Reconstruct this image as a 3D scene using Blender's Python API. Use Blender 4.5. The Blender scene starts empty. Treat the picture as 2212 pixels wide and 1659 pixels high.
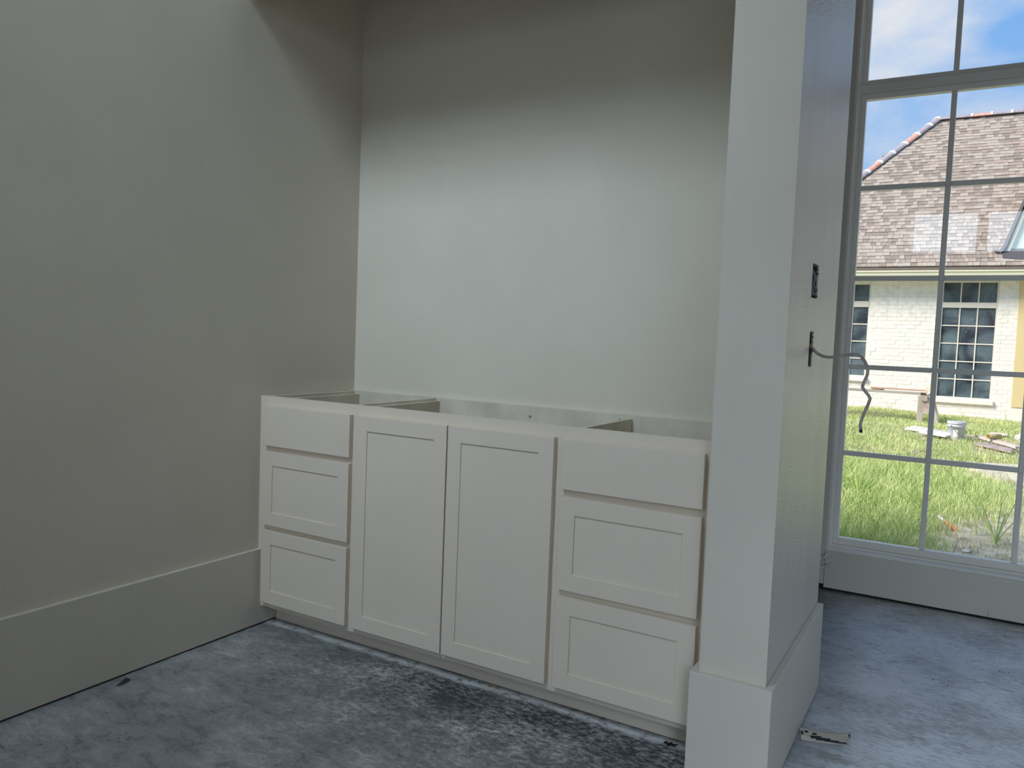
import bpy, bmesh, math, random
import numpy as np
from mathutils import Vector, Matrix

random.seed(7)
rng = np.random.default_rng(7)
SC = bpy.context.scene
COL = SC.collection


def lin(r, g, b):
    f = lambda c: (c / 255 / 12.92) if c / 255 <= 0.04045 else ((c / 255 + 0.055) / 1.055) ** 2.4
    return (f(r), f(g), f(b), 1.0)


# ------------------------------------------------------------------ camera
FPX, PITCH, YAW, ROLL = 1685.009, math.radians(3.4735), math.radians(30.2153), math.radians(2.2523)
CAM = Vector((2.2867, -2.0548, 1.1335))
fwd = Vector((-math.sin(YAW) * math.cos(PITCH), math.cos(YAW) * math.cos(PITCH), -math.sin(PITCH)))
rgt = Vector((math.cos(YAW), math.sin(YAW), 0))
upv = rgt.cross(fwd)
r2 = math.cos(ROLL) * rgt + math.sin(ROLL) * upv
u2 = -math.sin(ROLL) * rgt + math.cos(ROLL) * upv
cd = bpy.data.cameras.new('camera')
cd.sensor_width = 36.0
cd.lens = 36.0 * FPX / 2212
cd.clip_start = 0.02
cd.clip_end = 500
cam = bpy.data.objects.new('camera', cd)
M = Matrix((r2, u2, -fwd)).transposed().to_4x4()
M.translation = CAM
cam.matrix_world = M
COL.objects.link(cam)
SC.camera = cam

# ------------------------------------------------------------------ exposure
SC.view_settings.view_transform = 'Standard'
SC.view_settings.look = 'None'
SC.view_settings.gamma = 1.0
SC.view_settings.use_curve_mapping = False
SC.view_settings.exposure = 0.0
SC.cycles.use_denoising = True
SC.cycles.max_bounces = 10
SC.cycles.diffuse_bounces = 6
SC.cycles.transparent_max_bounces = 16
SC.cycles.sample_clamp_indirect = 6.0

# ------------------------------------------------------------------ world: blue sky with broken cloud
W = bpy.data.worlds.new('sky')
SC.world = W
W.use_nodes = True
nt = W.node_tree
nt.nodes.clear()
N = nt.nodes.new
L = nt.links.new
tc = N('ShaderNodeTexCoord')
sep = N('ShaderNodeSeparateXYZ'); L(tc.outputs['Generated'], sep.inputs[0])
ramp = N('ShaderNodeValToRGB')
ramp.color_ramp.elements[0].position = 0.0
ramp.color_ramp.elements[0].color = lin(196, 224, 250)
ramp.color_ramp.elements[1].position = 0.42
ramp.color_ramp.elements[1].color = lin(112, 178, 250)
L(sep.outputs['Z'], ramp.inputs[0])
mp = N('ShaderNodeMapping'); mp.inputs['Location'].default_value = (19.48, 11.94, 32.2)
mp.inputs['Scale'].default_value = (1.0, 1.0, 1.7)
L(tc.outputs['Generated'], mp.inputs[0])
no = N('ShaderNodeTexNoise'); no.inputs['Scale'].default_value = 5.5
no.inputs['Detail'].default_value = 9.0; no.inputs['Roughness'].default_value = 0.55
no.inputs['Distortion'].default_value = 0.3
L(mp.outputs[0], no.inputs['Vector'])
cr = N('ShaderNodeValToRGB')
cr.color_ramp.elements[0].position = 0.42; cr.color_ramp.elements[0].color = (0, 0, 0, 1)
cr.color_ramp.elements[1].position = 0.72; cr.color_ramp.elements[1].color = (1, 1, 1, 1)
L(no.outputs['Fac'], cr.inputs[0])
mx = N('ShaderNodeMixRGB'); L(cr.outputs[0], mx.inputs[0]); L(ramp.outputs[0], mx.inputs[1])
mx.inputs[2].default_value = lin(236, 241, 248)
bg = N('ShaderNodeBackground'); L(mx.outputs[0], bg.inputs[0]); bg.inputs[1].default_value = 1.0
out = N('ShaderNodeOutputWorld'); L(bg.outputs[0], out.inputs[0])

# ------------------------------------------------------------------ sun
sd = bpy.data.lights.new('sun', 'SUN')
sd.energy = 6.0
sd.angle = math.radians(22)
sd.color = (1.0, 0.95, 0.86)
sun = bpy.data.objects.new('sun', sd)
tosun = Vector((-0.62, -0.46, 0.64)).normalized()
sun.rotation_euler = tosun.to_track_quat('Z', 'Y').to_euler()
sun.location = (-10, -10, 20)
COL.objects.link(sun)

# ------------------------------------------------------------------ area lamps added in openings out of view (rear wall, window wall)
YR = -2.9          # rear wall
XR = 6.5           # right wall
# rear windows: (x0, x1, z0, z1, power per m2, tilt down, spread): lamps aimed to shape the room's light
REAR = [(0.06, 1.05, 3.40, 5.20, 6.5, 43, 56), (1.727, 2.289, 2.121, 2.505, 12.0, 0, 180), (2.360, 2.923, 2.121, 2.505, 12.0, 0, 180),
        (3.10, 4.60, 3.40, 5.20, 0.8, 20, 150), (2.78, 3.60, 0.10, 2.08, 9.5, 35, 80), (0.06, 1.05, 0.30, 2.00, 0.6, 30, 80)]
DAY = (0.71, 0.86, 1.0)


def area(name, loc, sx, sy, power, direction, spread):
    d = bpy.data.lights.new(name, 'AREA')
    d.shape = 'RECTANGLE'
    d.size = sx
    d.size_y = sy
    d.energy = power * sx * sy
    d.spread = math.radians(spread)
    d.color = DAY
    o = bpy.data.objects.new(name, d)
    o.location = loc
    o.rotation_euler = Vector(direction).to_track_quat('-Z', 'Y').to_euler()
    COL.objects.link(o)


for i, (x0, x1, z0, z1, pw, tilt, spr) in enumerate(REAR):
    n = 5 if tilt else 1
    dz = (z1 - z0) / n
    tr = math.radians(tilt)
    for k in range(n):
        area('window_daylight', ((x0 + x1) / 2, YR + 0.02 + dz * math.sin(tr) / 2, z0 + dz * (k + 0.5)), x1 - x0 - 0.02, dz - 0.01, pw,
             (0, math.cos(tr), -math.sin(tr)), spr)


# unseen window added right of the view, its lamp lights the wing wall
ADDEDW = (3.30, 4.70, 0.187, 2.845)
area('window_daylight', ((ADDEDW[0] + ADDEDW[1]) / 2, 1.80, (ADDEDW[2] + ADDEDW[3]) / 2), ADDEDW[1] - ADDEDW[0] - 0.04, ADDEDW[3] - ADDEDW[2] - 0.04, 0.8, (0, -1, 0), 180)


# ================================================================== helpers
def mat(name, color=(0.5, 0.5, 0.5, 1), rough=0.5, spec=0.5, metal=0.0):
    m = bpy.data.materials.new(name)
    m.use_nodes = True
    b = m.node_tree.nodes['Principled BSDF']
    b.inputs['Base Color'].default_value = color
    b.inputs['Roughness'].default_value = rough
    b.inputs['Specular IOR Level'].default_value = spec
    b.inputs['Metallic'].default_value = metal
    return m


def noise_mat(name, c1, c2, scale=5.0, rough=0.6, bump=0.0, bscale=None, detail=4.0, lo=0.35, hi=0.65, spec=0.5,
              stretch=(1, 1, 1), island=0.0, bdist=0.01):
    m = mat(name, c1, rough, spec)
    t = m.node_tree
    b = t.nodes['Principled BSDF']
    co = t.nodes.new('ShaderNodeTexCoord')
    mp_ = t.nodes.new('ShaderNodeMapping')
    mp_.inputs['Scale'].default_value = stretch
    t.links.new(co.outputs['Object'], mp_.inputs[0])
    n = t.nodes.new('ShaderNodeTexNoise')
    n.inputs['Scale'].default_value = scale
    n.inputs['Detail'].default_value = detail
    t.links.new(mp_.outputs[0], n.inputs['Vector'])
    r = t.nodes.new('ShaderNodeValToRGB')
    r.color_ramp.elements[0].position = lo
    r.color_ramp.elements[0].color = c1
    r.color_ramp.elements[1].position = hi
    r.color_ramp.elements[1].color = c2
    fac = n.outputs['Fac']
    if island:
        g = t.nodes.new('ShaderNodeNewGeometry')
        ma = t.nodes.new('ShaderNodeMath'); ma.operation = 'MULTIPLY_ADD'
        ma.inputs[1].default_value = island
        ma.inputs[2].default_value = -island / 2
        t.links.new(g.outputs['Random Per Island'], ma.inputs[0])
        ad = t.nodes.new('ShaderNodeMath'); ad.operation = 'ADD'
        t.links.new(ma.outputs[0], ad.inputs[0])
        t.links.new(fac, ad.inputs[1])
        fac = ad.outputs[0]
    t.links.new(fac, r.inputs[0])
    t.links.new(r.outputs[0], b.inputs['Base Color'])
    if bump:
        n2 = t.nodes.new('ShaderNodeTexNoise')
        n2.inputs['Scale'].default_value = bscale or scale * 8
        n2.inputs['Detail'].default_value = 3.0
        t.links.new(co.outputs['Object'], n2.inputs['Vector'])
        bu = t.nodes.new('ShaderNodeBump')
        bu.inputs['Strength'].default_value = bump
        bu.inputs['Distance'].default_value = bdist
        t.links.new(n2.outputs['Fac'], bu.inputs['Height'])
        t.links.new(bu.outputs[0], b.inputs['Normal'])
    return m


def mesh_obj(name, verts, faces, m, parent=None, smooth=False):
    me = bpy.data.meshes.new(name)
    me.from_pydata([tuple(v) for v in verts], [], faces)
    me.update()
    if smooth:
        for p in me.polygons:
            p.use_smooth = True
    o = bpy.data.objects.new(name, me)
    COL.objects.link(o)
    if m is not None:
        me.materials.append(m)
    if parent is not None:
        o.parent = parent
    return o


class MB:
    """collects boxes, prisms and tubes; build() links them as ONE mesh object (world coordinates)"""

    def __init__(self):
        self.v = []
        self.f = []

    def add(self, vs, fs):
        n = len(self.v)
        self.v += [Vector(p) for p in vs]
        self.f += [tuple(i + n for i in q) for q in fs]
        return self

    def box(self, x0, x1, y0, y1, z0, z1, bev=0.0):
        if bev <= 0:
            vs = [(x, y, z) for x in (x0, x1) for y in (y0, y1) for z in (z0, z1)]
            self.add(vs, [(0, 1, 3, 2), (4, 6, 7, 5), (0, 4, 5, 1), (2, 3, 7, 6), (0, 2, 6, 4), (1, 5, 7, 3)])
        else:
            bm = bmesh.new()
            bmesh.ops.create_cube(bm, size=1.0)
            for p in bm.verts:
                p.co = Vector(((x0 + x1) / 2 + p.co.x * (x1 - x0), (y0 + y1) / 2 + p.co.y * (y1 - y0), (z0 + z1) / 2 + p.co.z * (z1 - z0)))
            bmesh.ops.bevel(bm, geom=list(bm.edges), offset=bev, segments=2, affect='EDGES', profile=0.5)
            bm.verts.index_update()
            self.add([p.co.copy() for p in bm.verts], [tuple(q.index for q in f.verts) for f in bm.faces])
            bm.free()
        return self

    def beam(self, a, b, w, h, up=(0, 0, 1)):
        a = Vector(a); b = Vector(b)
        d = (b - a).normalized()
        s = d.cross(Vector(up)).normalized()
        u = s.cross(d)
        vs = []
        for p in (a, b):
            for i, j in ((-1, -1), (1, -1), (1, 1), (-1, 1)):
                vs.append(p + s * (i * w / 2) + u * (j * h / 2))
        return self.add(vs, [(0, 1, 2, 3), (7, 6, 5, 4), (0, 4, 5, 1), (1, 5, 6, 2), (2, 6, 7, 3), (3, 7, 4, 0)])

    def tube(self, pts, r, n=8, caps=True, flat=1.0, taper=None):
        pts = [Vector(p) for p in pts]
        rings = []
        prev = None
        for i, p in enumerate(pts):
            d = (pts[min(i + 1, len(pts) - 1)] - pts[max(i - 1, 0)]).normalized()
            ref = prev if prev is not None else (Vector((0, 1, 0)) if abs(d.y) < 0.9 else Vector((1, 0, 0)))
            s = (ref - d * ref.dot(d)).normalized()
            prev = s
            u = d.cross(s)
            rr = r * (taper[i] if taper else 1.0)
            rings.append([p + s * (math.cos(2 * math.pi * k / n) * rr * flat) + u * (math.sin(2 * math.pi * k / n) * rr) for k in range(n)])
        vs = [q for ring in rings for q in ring]
        fs = []
        for i in range(len(rings) - 1):
            for k in range(n):
                a0 = i * n + k; a1 = i * n + (k + 1) % n
                fs.append((a0, a1, a1 + n, a0 + n))
        if caps:
            fs.append(tuple(range(n - 1, -1, -1)))
            fs.append(tuple((len(rings) - 1) * n + k for k in range(n)))
        return self.add(vs, fs)

    def lathe(self, prof, c, n=32):
        vs = []
        for r, z in prof:
            for k in range(n):
                a = 2 * math.pi * k / n
                vs.append((c[0] + r * math.cos(a), c[1] + r * math.sin(a), c[2] + z))
        fs = []
        for i in range(len(prof) - 1):
            for k in range(n):
                a0 = i * n + k; a1 = i * n + (k + 1) % n
                fs.append((a0, a1, a1 + n, a0 + n))
        return self.add(vs, fs)

    def slab(self, poly, z0, z1):
        """extruded polygon; z0/z1 numbers or functions of the point"""
        g = lambda z, p: z(p) if callable(z) else z
        n = len(poly)
        vs = [(p[0], p[1], g(z0, p)) for p in poly] + [(p[0], p[1], g(z1, p)) for p in poly]
        fs = [tuple(range(n - 1, -1, -1)), tuple(range(n, 2 * n))]
        fs += [(k, (k + 1) % n, n + (k + 1) % n, n + k) for k in range(n)]
        return self.add(vs, fs)

    def build(self, name, m, parent=None, smooth=False, origin=None):
        o_ = Vector((0, 0, 0))
        if origin is not None:
            o_ = Vector(origin)
        po = parent_origin(parent)
        ob = mesh_obj(name, [p - o_ for p in self.v], self.f, m, parent, smooth)
        ob.location = o_ - po
        bm = bmesh.new(); bm.from_mesh(ob.data)
        bmesh.ops.recalc_face_normals(bm, faces=bm.faces)
        bm.to_mesh(ob.data); bm.free()
        return ob


def parent_origin(p):
    o = Vector((0, 0, 0))
    while p is not None:
        o += Vector(p.location)
        p = p.parent
    return o


def thing(name, label, cat, loc=(0, 0, 0), group=None):
    o = bpy.data.objects.new(name, None)
    o.empty_display_size = 0.1
    COL.objects.link(o)
    o.location = loc
    return tag(o, label, cat, group)


def tag(o, label, cat=None, group=None, kind=None):
    o['label'] = label
    if cat: o['category'] = cat
    if group: o['group'] = group
    if kind: o['kind'] = kind
    return o


def struct(o, label):
    o['kind'] = 'structure'
    o['label'] = label
    return o


def smooth_path(pts, sub=5):
    P = [Vector(p) for p in pts]
    P = [P[0] * 2 - P[1]] + P + [P[-1] * 2 - P[-2]]
    res = []
    for i in range(1, len(P) - 2):
        for s in range(sub):
            t = s / sub
            a, b, c, d = P[i - 1], P[i], P[i + 1], P[i + 2]
            res.append(0.5 * ((2 * b) + (c - a) * t + (2 * a - 5 * b + 4 * c - d) * t * t + (3 * b - a - 3 * c + d) * t ** 3))
    res.append(P[-2])
    return res


# ================================================================== materials
OSB = noise_mat('bare_sheathing', (0.36, 0.26, 0.15, 1), (0.48, 0.36, 0.22, 1), 14, 0.8)
WALL = noise_mat('wall_paint', (0.645, 0.60, 0.505, 1), (0.675, 0.63, 0.535, 1), 3, 0.62, 0.10, 160, spec=0.35, bdist=0.004)
WALLT = noise_mat('wall_paint_rolled', (0.615, 0.585, 0.515, 1), (0.675, 0.645, 0.575, 1), 6, 0.30, 0.8, 130, spec=0.6, bdist=0.005, stretch=(1, 1, 0.25))
TRIM = noise_mat('trim_paint', (0.64, 0.60, 0.525, 1), (0.66, 0.62, 0.545, 1), 4, 0.40, 0.03, 60, spec=0.5, bdist=0.003)
CAB = noise_mat('cabinet_paint', (0.71, 0.62, 0.51, 1), (0.73, 0.64, 0.53, 1), 4, 0.42, 0.03, 80, spec=0.45, bdist=0.003)
RAW = noise_mat('raw_cabinet_panel', lin(196, 188, 172), lin(216, 208, 192), 8, 0.6, 0.05, 60)
WIN = mat('window_vinyl', lin(233, 229, 221), 0.34, 0.5)
CEIL = noise_mat('stained_wood_ceiling', (0.20, 0.15, 0.10, 1), (0.28, 0.21, 0.14, 1), 4, 0.7, stretch=(0.3, 4, 1))
BLACK = mat('black_gap', (0.01, 0.01, 0.01, 1), 0.8)
BOXP = mat('electrical_box_plastic', lin(52, 62, 66), 0.5)
CABLE = noise_mat('cable_sheath', lin(150, 142, 134), lin(188, 180, 172), 30, 0.45, 0.05, 200)


def glass_mat(name, tint, strength=1.0):
    m = bpy.data.materials.new(name)
    m.use_nodes = True
    t = m.node_tree
    t.nodes.clear()
    lw = t.nodes.new('ShaderNodeLayerWeight')
    pw = t.nodes.new('ShaderNodeMath'); pw.operation = 'POWER'; pw.inputs[1].default_value = 5.0
    t.links.new(lw.outputs['Facing'], pw.inputs[0])
    ma = t.nodes.new('ShaderNodeMath'); ma.operation = 'MULTIPLY_ADD'; ma.inputs[1].default_value = 0.9; ma.inputs[2].default_value = 0.042 * strength
    t.links.new(pw.outputs[0], ma.inputs[0])
    tr = t.nodes.new('ShaderNodeBsdfTransparent'); tr.inputs[0].default_value = tint
    gl = t.nodes.new('ShaderNodeBsdfGlossy'); gl.inputs['Roughness'].default_value = 0.0
    mi = t.nodes.new('ShaderNodeMixShader')
    t.links.new(ma.outputs[0], mi.inputs[0]); t.links.new(tr.outputs[0], mi.inputs[1]); t.links.new(gl.outputs[0], mi.inputs[2])
    o = t.nodes.new('ShaderNodeOutputMaterial')
    t.links.new(mi.outputs[0], o.inputs[0])
    return m


GLASS = glass_mat('window_glass', (0.985, 0.985, 0.985, 1))


def floor_mat():
    m = mat('dusty_concrete', (0.2, 0.2, 0.2, 1), 0.45, 0.75)
    t = m.node_tree
    b = t.nodes['Principled BSDF']
    nn = t.nodes.new
    ln = t.links.new
    co = nn('ShaderNodeTexCoord')
    P = co.outputs['Object']

    def noise(scale, detail, rough=0.5, dist=0.0, stretch=None, rot=0.0):
        src = P
        if stretch:
            q = nn('ShaderNodeMapping'); q.inputs['Scale'].default_value = stretch; q.inputs['Rotation'].default_value = (0, 0, rot)
            ln(P, q.inputs[0]); src = q.outputs[0]
        n = nn('ShaderNodeTexNoise')
        n.inputs['Scale'].default_value = scale; n.inputs['Detail'].default_value = detail
        n.inputs['Roughness'].default_value = rough; n.inputs['Distortion'].default_value = dist
        ln(src, n.inputs['Vector'])
        return n.outputs['Fac']

    def math_(op, a, b_=None, c=None, clamp=False):
        q = nn('ShaderNodeMath'); q.operation = op; q.use_clamp = clamp
        for i, s in enumerate((a, b_, c)):
            if s is None: continue
            if isinstance(s, (int, float)): q.inputs[i].default_value = s
            else: ln(s, q.inputs[i])
        return q.outputs[0]

    def ramp_(f, stops):
        r = nn('ShaderNodeValToRGB')
        e = r.color_ramp.elements
        while len(e) < len(stops): e.new(0.5)
        for k, (p, c) in enumerate(stops):
            e[k].position = p; e[k].color = c
        ln(f, r.inputs[0])
        return r.outputs[0]

    def mix_(f, a, b_):
        q = nn('ShaderNodeMixRGB')
        if isinstance(f, (int, float)): q.inputs[0].default_value = f
        else: ln(f, q.inputs[0])
        for i, s in ((1, a), (2, b_)):
            if isinstance(s, tuple): q.inputs[i].default_value = s
            else: ln(s, q.inputs[i])
        return q.outputs[0]

    xyz = nn('ShaderNodeSeparateXYZ'); ln(P, xyz.inputs[0])
    X, Y = xyz.outputs['X'], xyz.outputs['Y']
    big = noise(2.2, 5, 0.6, 0.6)
    mid = noise(11, 8, 0.68, 0.6, (1.0, 1.9, 1), 0.5)
    fine = noise(60, 6, 0.75, 0.5, (1.0, 2.2, 1), 0.35)
    s1 = math_('MULTIPLY_ADD', mid, 0.55, math_('MULTIPLY', fine, 0.38))
    s2 = math_('MULTIPLY_ADD', big, 0.42, s1)
    base = ramp_(s2, [(0.36, lin(84, 88, 90)), (0.54, lin(122, 126, 127)), (0.68, lin(156, 160, 161)), (0.84, lin(208, 211, 212))])
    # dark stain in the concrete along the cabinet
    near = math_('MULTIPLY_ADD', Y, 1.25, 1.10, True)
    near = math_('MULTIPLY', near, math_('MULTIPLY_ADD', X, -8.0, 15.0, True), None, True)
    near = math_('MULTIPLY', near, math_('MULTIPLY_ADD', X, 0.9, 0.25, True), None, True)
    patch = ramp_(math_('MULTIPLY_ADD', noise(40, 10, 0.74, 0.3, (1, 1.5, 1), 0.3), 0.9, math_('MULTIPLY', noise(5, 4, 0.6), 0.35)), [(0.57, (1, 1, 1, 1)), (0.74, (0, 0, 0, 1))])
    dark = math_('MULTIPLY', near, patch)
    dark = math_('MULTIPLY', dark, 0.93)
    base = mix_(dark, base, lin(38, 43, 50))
    # plaster dust swept against the toe kick
    dy = math_('ABSOLUTE', math_('SUBTRACT', Y, math_('MULTIPLY_ADD', noise(7, 3), 0.05, 0.025)))
    dl = math_('SUBTRACT', 1.15, math_('MULTIPLY', dy, 38.0), None, True)
    dl = math_('MULTIPLY', dl, math_('MULTIPLY_ADD', X, -60.0, 105.0, True))
    dl = math_('MULTIPLY', dl, ramp_(noise(30, 4, 0.6), [(0.32, (0, 0, 0, 1)), (0.5, (1, 1, 1, 1))]))
    base = mix_(math_('MULTIPLY', dl, 0.9), base, lin(232, 234, 238))
    # wiped plaster dust over the walkway, with the window's sheen painted into its white
    walk = math_('MULTIPLY', math_('MULTIPLY_ADD', X, 6.0, -11.3, True), ramp_(math_('MULTIPLY_ADD', noise(30, 8, 0.75, 0.8, (1.0, 2.6, 1), 0.2), 0.7, math_('MULTIPLY', noise(4, 4, 0.6), 0.45)), [(0.49, (0, 0, 0, 1)), (0.65, (1, 1, 1, 1))]))
    base = mix_(math_('MULTIPLY', walk, 0.9), base, lin(226, 230, 236))
    # dust band along the left baseboard
    db = math_('SUBTRACT', 1.0, math_('ABSOLUTE', math_('MULTIPLY', math_('SUBTRACT', X, 0.034), 70.0)), None, True)
    base = mix_(math_('MULTIPLY', db, 0.55), base, lin(150, 152, 152))
    # brown stain by the wing wall
    bx_ = math_('SUBTRACT', X, 2.03); by_ = math_('SUBTRACT', Y, 0.235)
    d2 = math_('SQRT', math_('ADD', math_('MULTIPLY', bx_, bx_), math_('MULTIPLY', math_('MULTIPLY', by_, by_), 5.0)))
    d2 = math_('ADD', d2, math_('MULTIPLY_ADD', noise(40, 4), 0.10, -0.05))
    st = ramp_(d2, [(0.035, (1, 1, 1, 1)), (0.075, (0, 0, 0, 1))])
    base = mix_(math_('MULTIPLY', st, 0.6), base, lin(132, 122, 108))
    # white flecks
    vo = nn('ShaderNodeTexVoronoi'); vo.inputs['Scale'].default_value = 42; ln(P, vo.inputs['Vector'])
    fl = ramp_(vo.outputs['Distance'], [(0.04, (1, 1, 1, 1)), (0.08, (0, 0, 0, 1))])
    fl = math_('MULTIPLY', fl, ramp_(noise(6, 2), [(0.5, (0, 0, 0, 1)), (0.6, (1, 1, 1, 1))]))
    base = mix_(math_('MULTIPLY', fl, 0.5), base, lin(215, 220, 224))
    ln(base, b.inputs['Base Color'])
    rr = math_('MULTIPLY_ADD', s2, 0.42, 0.02)
    ln(rr, b.inputs['Roughness'])
    # trowel arcs + grain relief
    wv = nn('ShaderNodeTexWave'); wv.wave_type = 'RINGS'; wv.rings_direction = 'Z'
    wv.inputs['Scale'].default_value = 15; wv.inputs['Distortion'].default_value = 14.0; wv.inputs['Detail'].default_value = 1.0
    wv.inputs['Detail Scale'].default_value = 0.35
    qm = nn('ShaderNodeMapping'); qm.inputs['Location'].default_value = (-0.9, 0.9, 0); ln(P, qm.inputs[0]); ln(qm.outputs[0], wv.inputs['Vector'])
    wm = ramp_(noise(4.5, 2), [(0.52, (0, 0, 0, 1)), (0.66, (1, 1, 1, 1))])
    h = math_('MULTIPLY_ADD', math_('MULTIPLY', wv.outputs['Fac'], wm), 0.3, math_('MULTIPLY_ADD', fine, 0.7, math_('MULTIPLY', mid, 0.9)))
    bu = nn('ShaderNodeBump'); bu.inputs['Strength'].default_value = 0.35; bu.inputs['Distance'].default_value = 0.006
    ln(h, bu.inputs['Height']); ln(bu.outputs[0], b.inputs['Normal'])
    return m


FLOOR = floor_mat()

# ================================================================== dimensions (metres)
H = 0.876            # cabinet top
ZB = 0.0752          # underside of the face frame
D = 0.5152           # alcove back wall
XP, XP2 = 1.7387, 1.9066     # wing wall left / right face
YP, YE = -0.0983, 0.6704     # wing wall front / end
HB = 0.2927          # baseboard height
TB = 0.019           # board thickness
YW = 1.8347          # apron face of window wall
YI = YW + 0.015      # window wall face
ZL = 3.4             # ceiling by the window wall
ZC = 5.5             # ceiling of the tall part
XL2 = -1.6           # end of the passage behind the alcove

# ================================================================== room shell
struct(MB().box(XL2 - 0.15, XR + 0.15, YR - 0.15, YI + 0.16, -0.12, 0.0).build('floor', FLOOR), 'dusty mottled grey concrete slab floor')
struct(MB().box(XL2 - 0.15, XR + 0.15, YR - 0.15, 0.37, ZC, ZC + 0.12).box(XL2 - 0.15, XR + 0.15, 0.25, YI + 0.16, ZL, ZL + 0.12).box(XL2 - 0.15, XR + 0.15, 0.25, 0.37, ZL + 0.12, ZC).build('ceiling', CEIL), 'stained wood ceiling above the room')
struct(MB().box(-0.14, 0.0, YR, 0.25, 0.0, ZC).box(-0.14, 0.0, 0.25, 0.67, 0.0, ZL).build('wall_left', WALL), 'shaded greige painted wall left of the cabinet')
struct(MB().box(0.0, XP, D, YE, 0.0, ZL).build('wall_back', WALL), 'greige painted back wall of the alcove')
struct(MB().box(0.0, XP, YP, -0.06, 2.30, ZC).build('wall_header', WALL), 'painted header over the alcove opening')
struct(MB().box(0.0, XP, -0.06, D, 2.72, 2.80).build('ceiling_alcove', OSB), 'bare sheathing soffit closing the top of the alcove')
struct(MB().box(XL2 - 0.14, XL2, YE - 0.3, YI, 0.0, ZL).build('wall_passage_end', WALL), 'end wall of the passage behind the alcove')
struct(MB().box(XL2, -0.14, YE - 0.14, YE, 0.0, ZL).build('wall_passage_side', WALL), 'side wall of the passage behind the alcove')
struct(MB().box(XR, XR + 0.14, YR, 0.25, 0.0, ZC).box(XR, XR + 0.14, 0.25, YI + 0.14, 0.0, ZL).build('wall_right', OSB), 'bare sheathing wall at the right of the room')


def grid_wall(axis, p0, p1, u0, u1, v0, v1, holes):
    """wall slab between p0 and p1 along axis ('x' or 'y') with rectangular through holes (ua,ub,va,vb)"""
    us = sorted({u0, u1} | {h[0] for h in holes} | {h[1] for h in holes})
    vs_ = sorted({v0, v1} | {h[2] for h in holes} | {h[3] for h in holes})
    bm = bmesh.new()
    cache = {}

    def V(p, u, v):
        k = (p, round(u, 5), round(v, 5))
        if k not in cache:
            cache[k] = bm.verts.new((u, p, v) if axis == 'y' else (p, u, v))
        return cache[k]

    solid = {}
    for i in range(len(us) - 1):
        for j in range(len(vs_) - 1):
            cu, cv = (us[i] + us[i + 1]) / 2, (vs_[j] + vs_[j + 1]) / 2
            solid[i, j] = not any(h[0] < cu < h[1] and h[2] < cv < h[3] for h in holes)
    for (i, j), s in solid.items():
        if not s: continue
        a, b, c, d = us[i], us[i + 1], vs_[j], vs_[j + 1]
        for p in (p0, p1):
            bm.faces.new([V(p, a, c), V(p, b, c), V(p, b, d), V(p, a, d)])
        for di, dj, e in ((-1, 0, (a, c, a, d)), (1, 0, (b, c, b, d)), (0, -1, (a, c, b, c)), (0, 1, (a, d, b, d))):
            if not solid.get((i + di, j + dj), False):
                bm.faces.new([V(p0, e[0], e[1]), V(p0, e[2], e[3]), V(p1, e[2], e[3]), V(p1, e[0], e[1])])
    bmesh.ops.recalc_face_normals(bm, faces=bm.faces)
    return bm


def bm_obj(name, bm, m, parent=None):
    me = bpy.data.meshes.new(name)
    bm.to_mesh(me); bm.free()
    me.materials.append(m)
    o = bpy.data.objects.new(name, me)
    COL.objects.link(o)
    if parent: o.parent = parent
    return o


# wing wall: solid core plus a drywall skin on its right face with the two box cut-outs
BOXES = [(0.197, 0.292, 1.273, 1.366), (0.215, 0.273, 1.083, 1.179)]
wing = struct(MB().box(XP, XP2 - 0.075, YP, YE, 0.0, ZL).build('wall_wing', WALL), 'pale painted end face of the wing wall beside the cabinet')
sk = bm_obj('drywall_skin', grid_wall('x', XP2 - 0.075, XP2, YP, YE, 0.0, ZL, BOXES), WALLT, wing)
sk.data.materials.append(WALL)
for p in sk.data.polygons:
    if abs(p.center.y - YP) < 1e-4 and abs(p.normal.y) > 0.9:
        p.material_index = 1
sk['label'] = 'rolled semi gloss paint on the side facing the window'
for (a, b, c, d) in BOXES:
    t_ = 0.003
    MB().box(XP2 - 0.0745, XP2 - 0.070, a, b, c, d).box(XP2 - 0.07, XP2 - 0.004, a, a + t_, c, d).box(XP2 - 0.07, XP2 - 0.004, b - t_, b, c, d) \
        .box(XP2 - 0.07, XP2 - 0.004, a, b, c, c + t_).box(XP2 - 0.07, XP2 - 0.004, a, b, d - t_, d).build('electrical_box', BOXP, wing)
    # torn paper edge of the cut-out
    e = MB()
    for k in range(26):
        s = random.random()
        side = random.randrange(4)
        ll = random.uniform(0.001, 0.0028)
        yy, zz = (a + s * (b - a), random.choice((c, d))) if side < 2 else (random.choice((a, b)), c + s * (d - c))
        e.box(XP2 - 0.004, XP2 + 0.0008, yy - ll * 0.6, yy + ll * 0.6, zz - ll * 0.6, zz + ll * 0.6)
    e.build('torn_edge', mat('torn_drywall_paper', lin(112, 106, 98), 0.9), wing)

# window wall with its opening
XWL, XWR, ZWB, ZWT = 1.764, 2.908, 0.187, 2.845
ww = struct(bm_obj('wall_window', grid_wall('y', YI, YI + 0.15, XL2, XR, 0.0, ZL, [(XWL, XWR, ZWB, ZWT), ADDEDW]), WALL), 'painted wall around the tall divided window')
# rear wall with two reflected windows and openings added for lamps
rear = struct(bm_obj('wall_rear', grid_wall('y', YR - 0.14, YR, -0.14, XR, 0.0, ZC, [h[:4] for h in REAR]), OSB), 'bare sheathing wall with windows behind the viewer')

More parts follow.
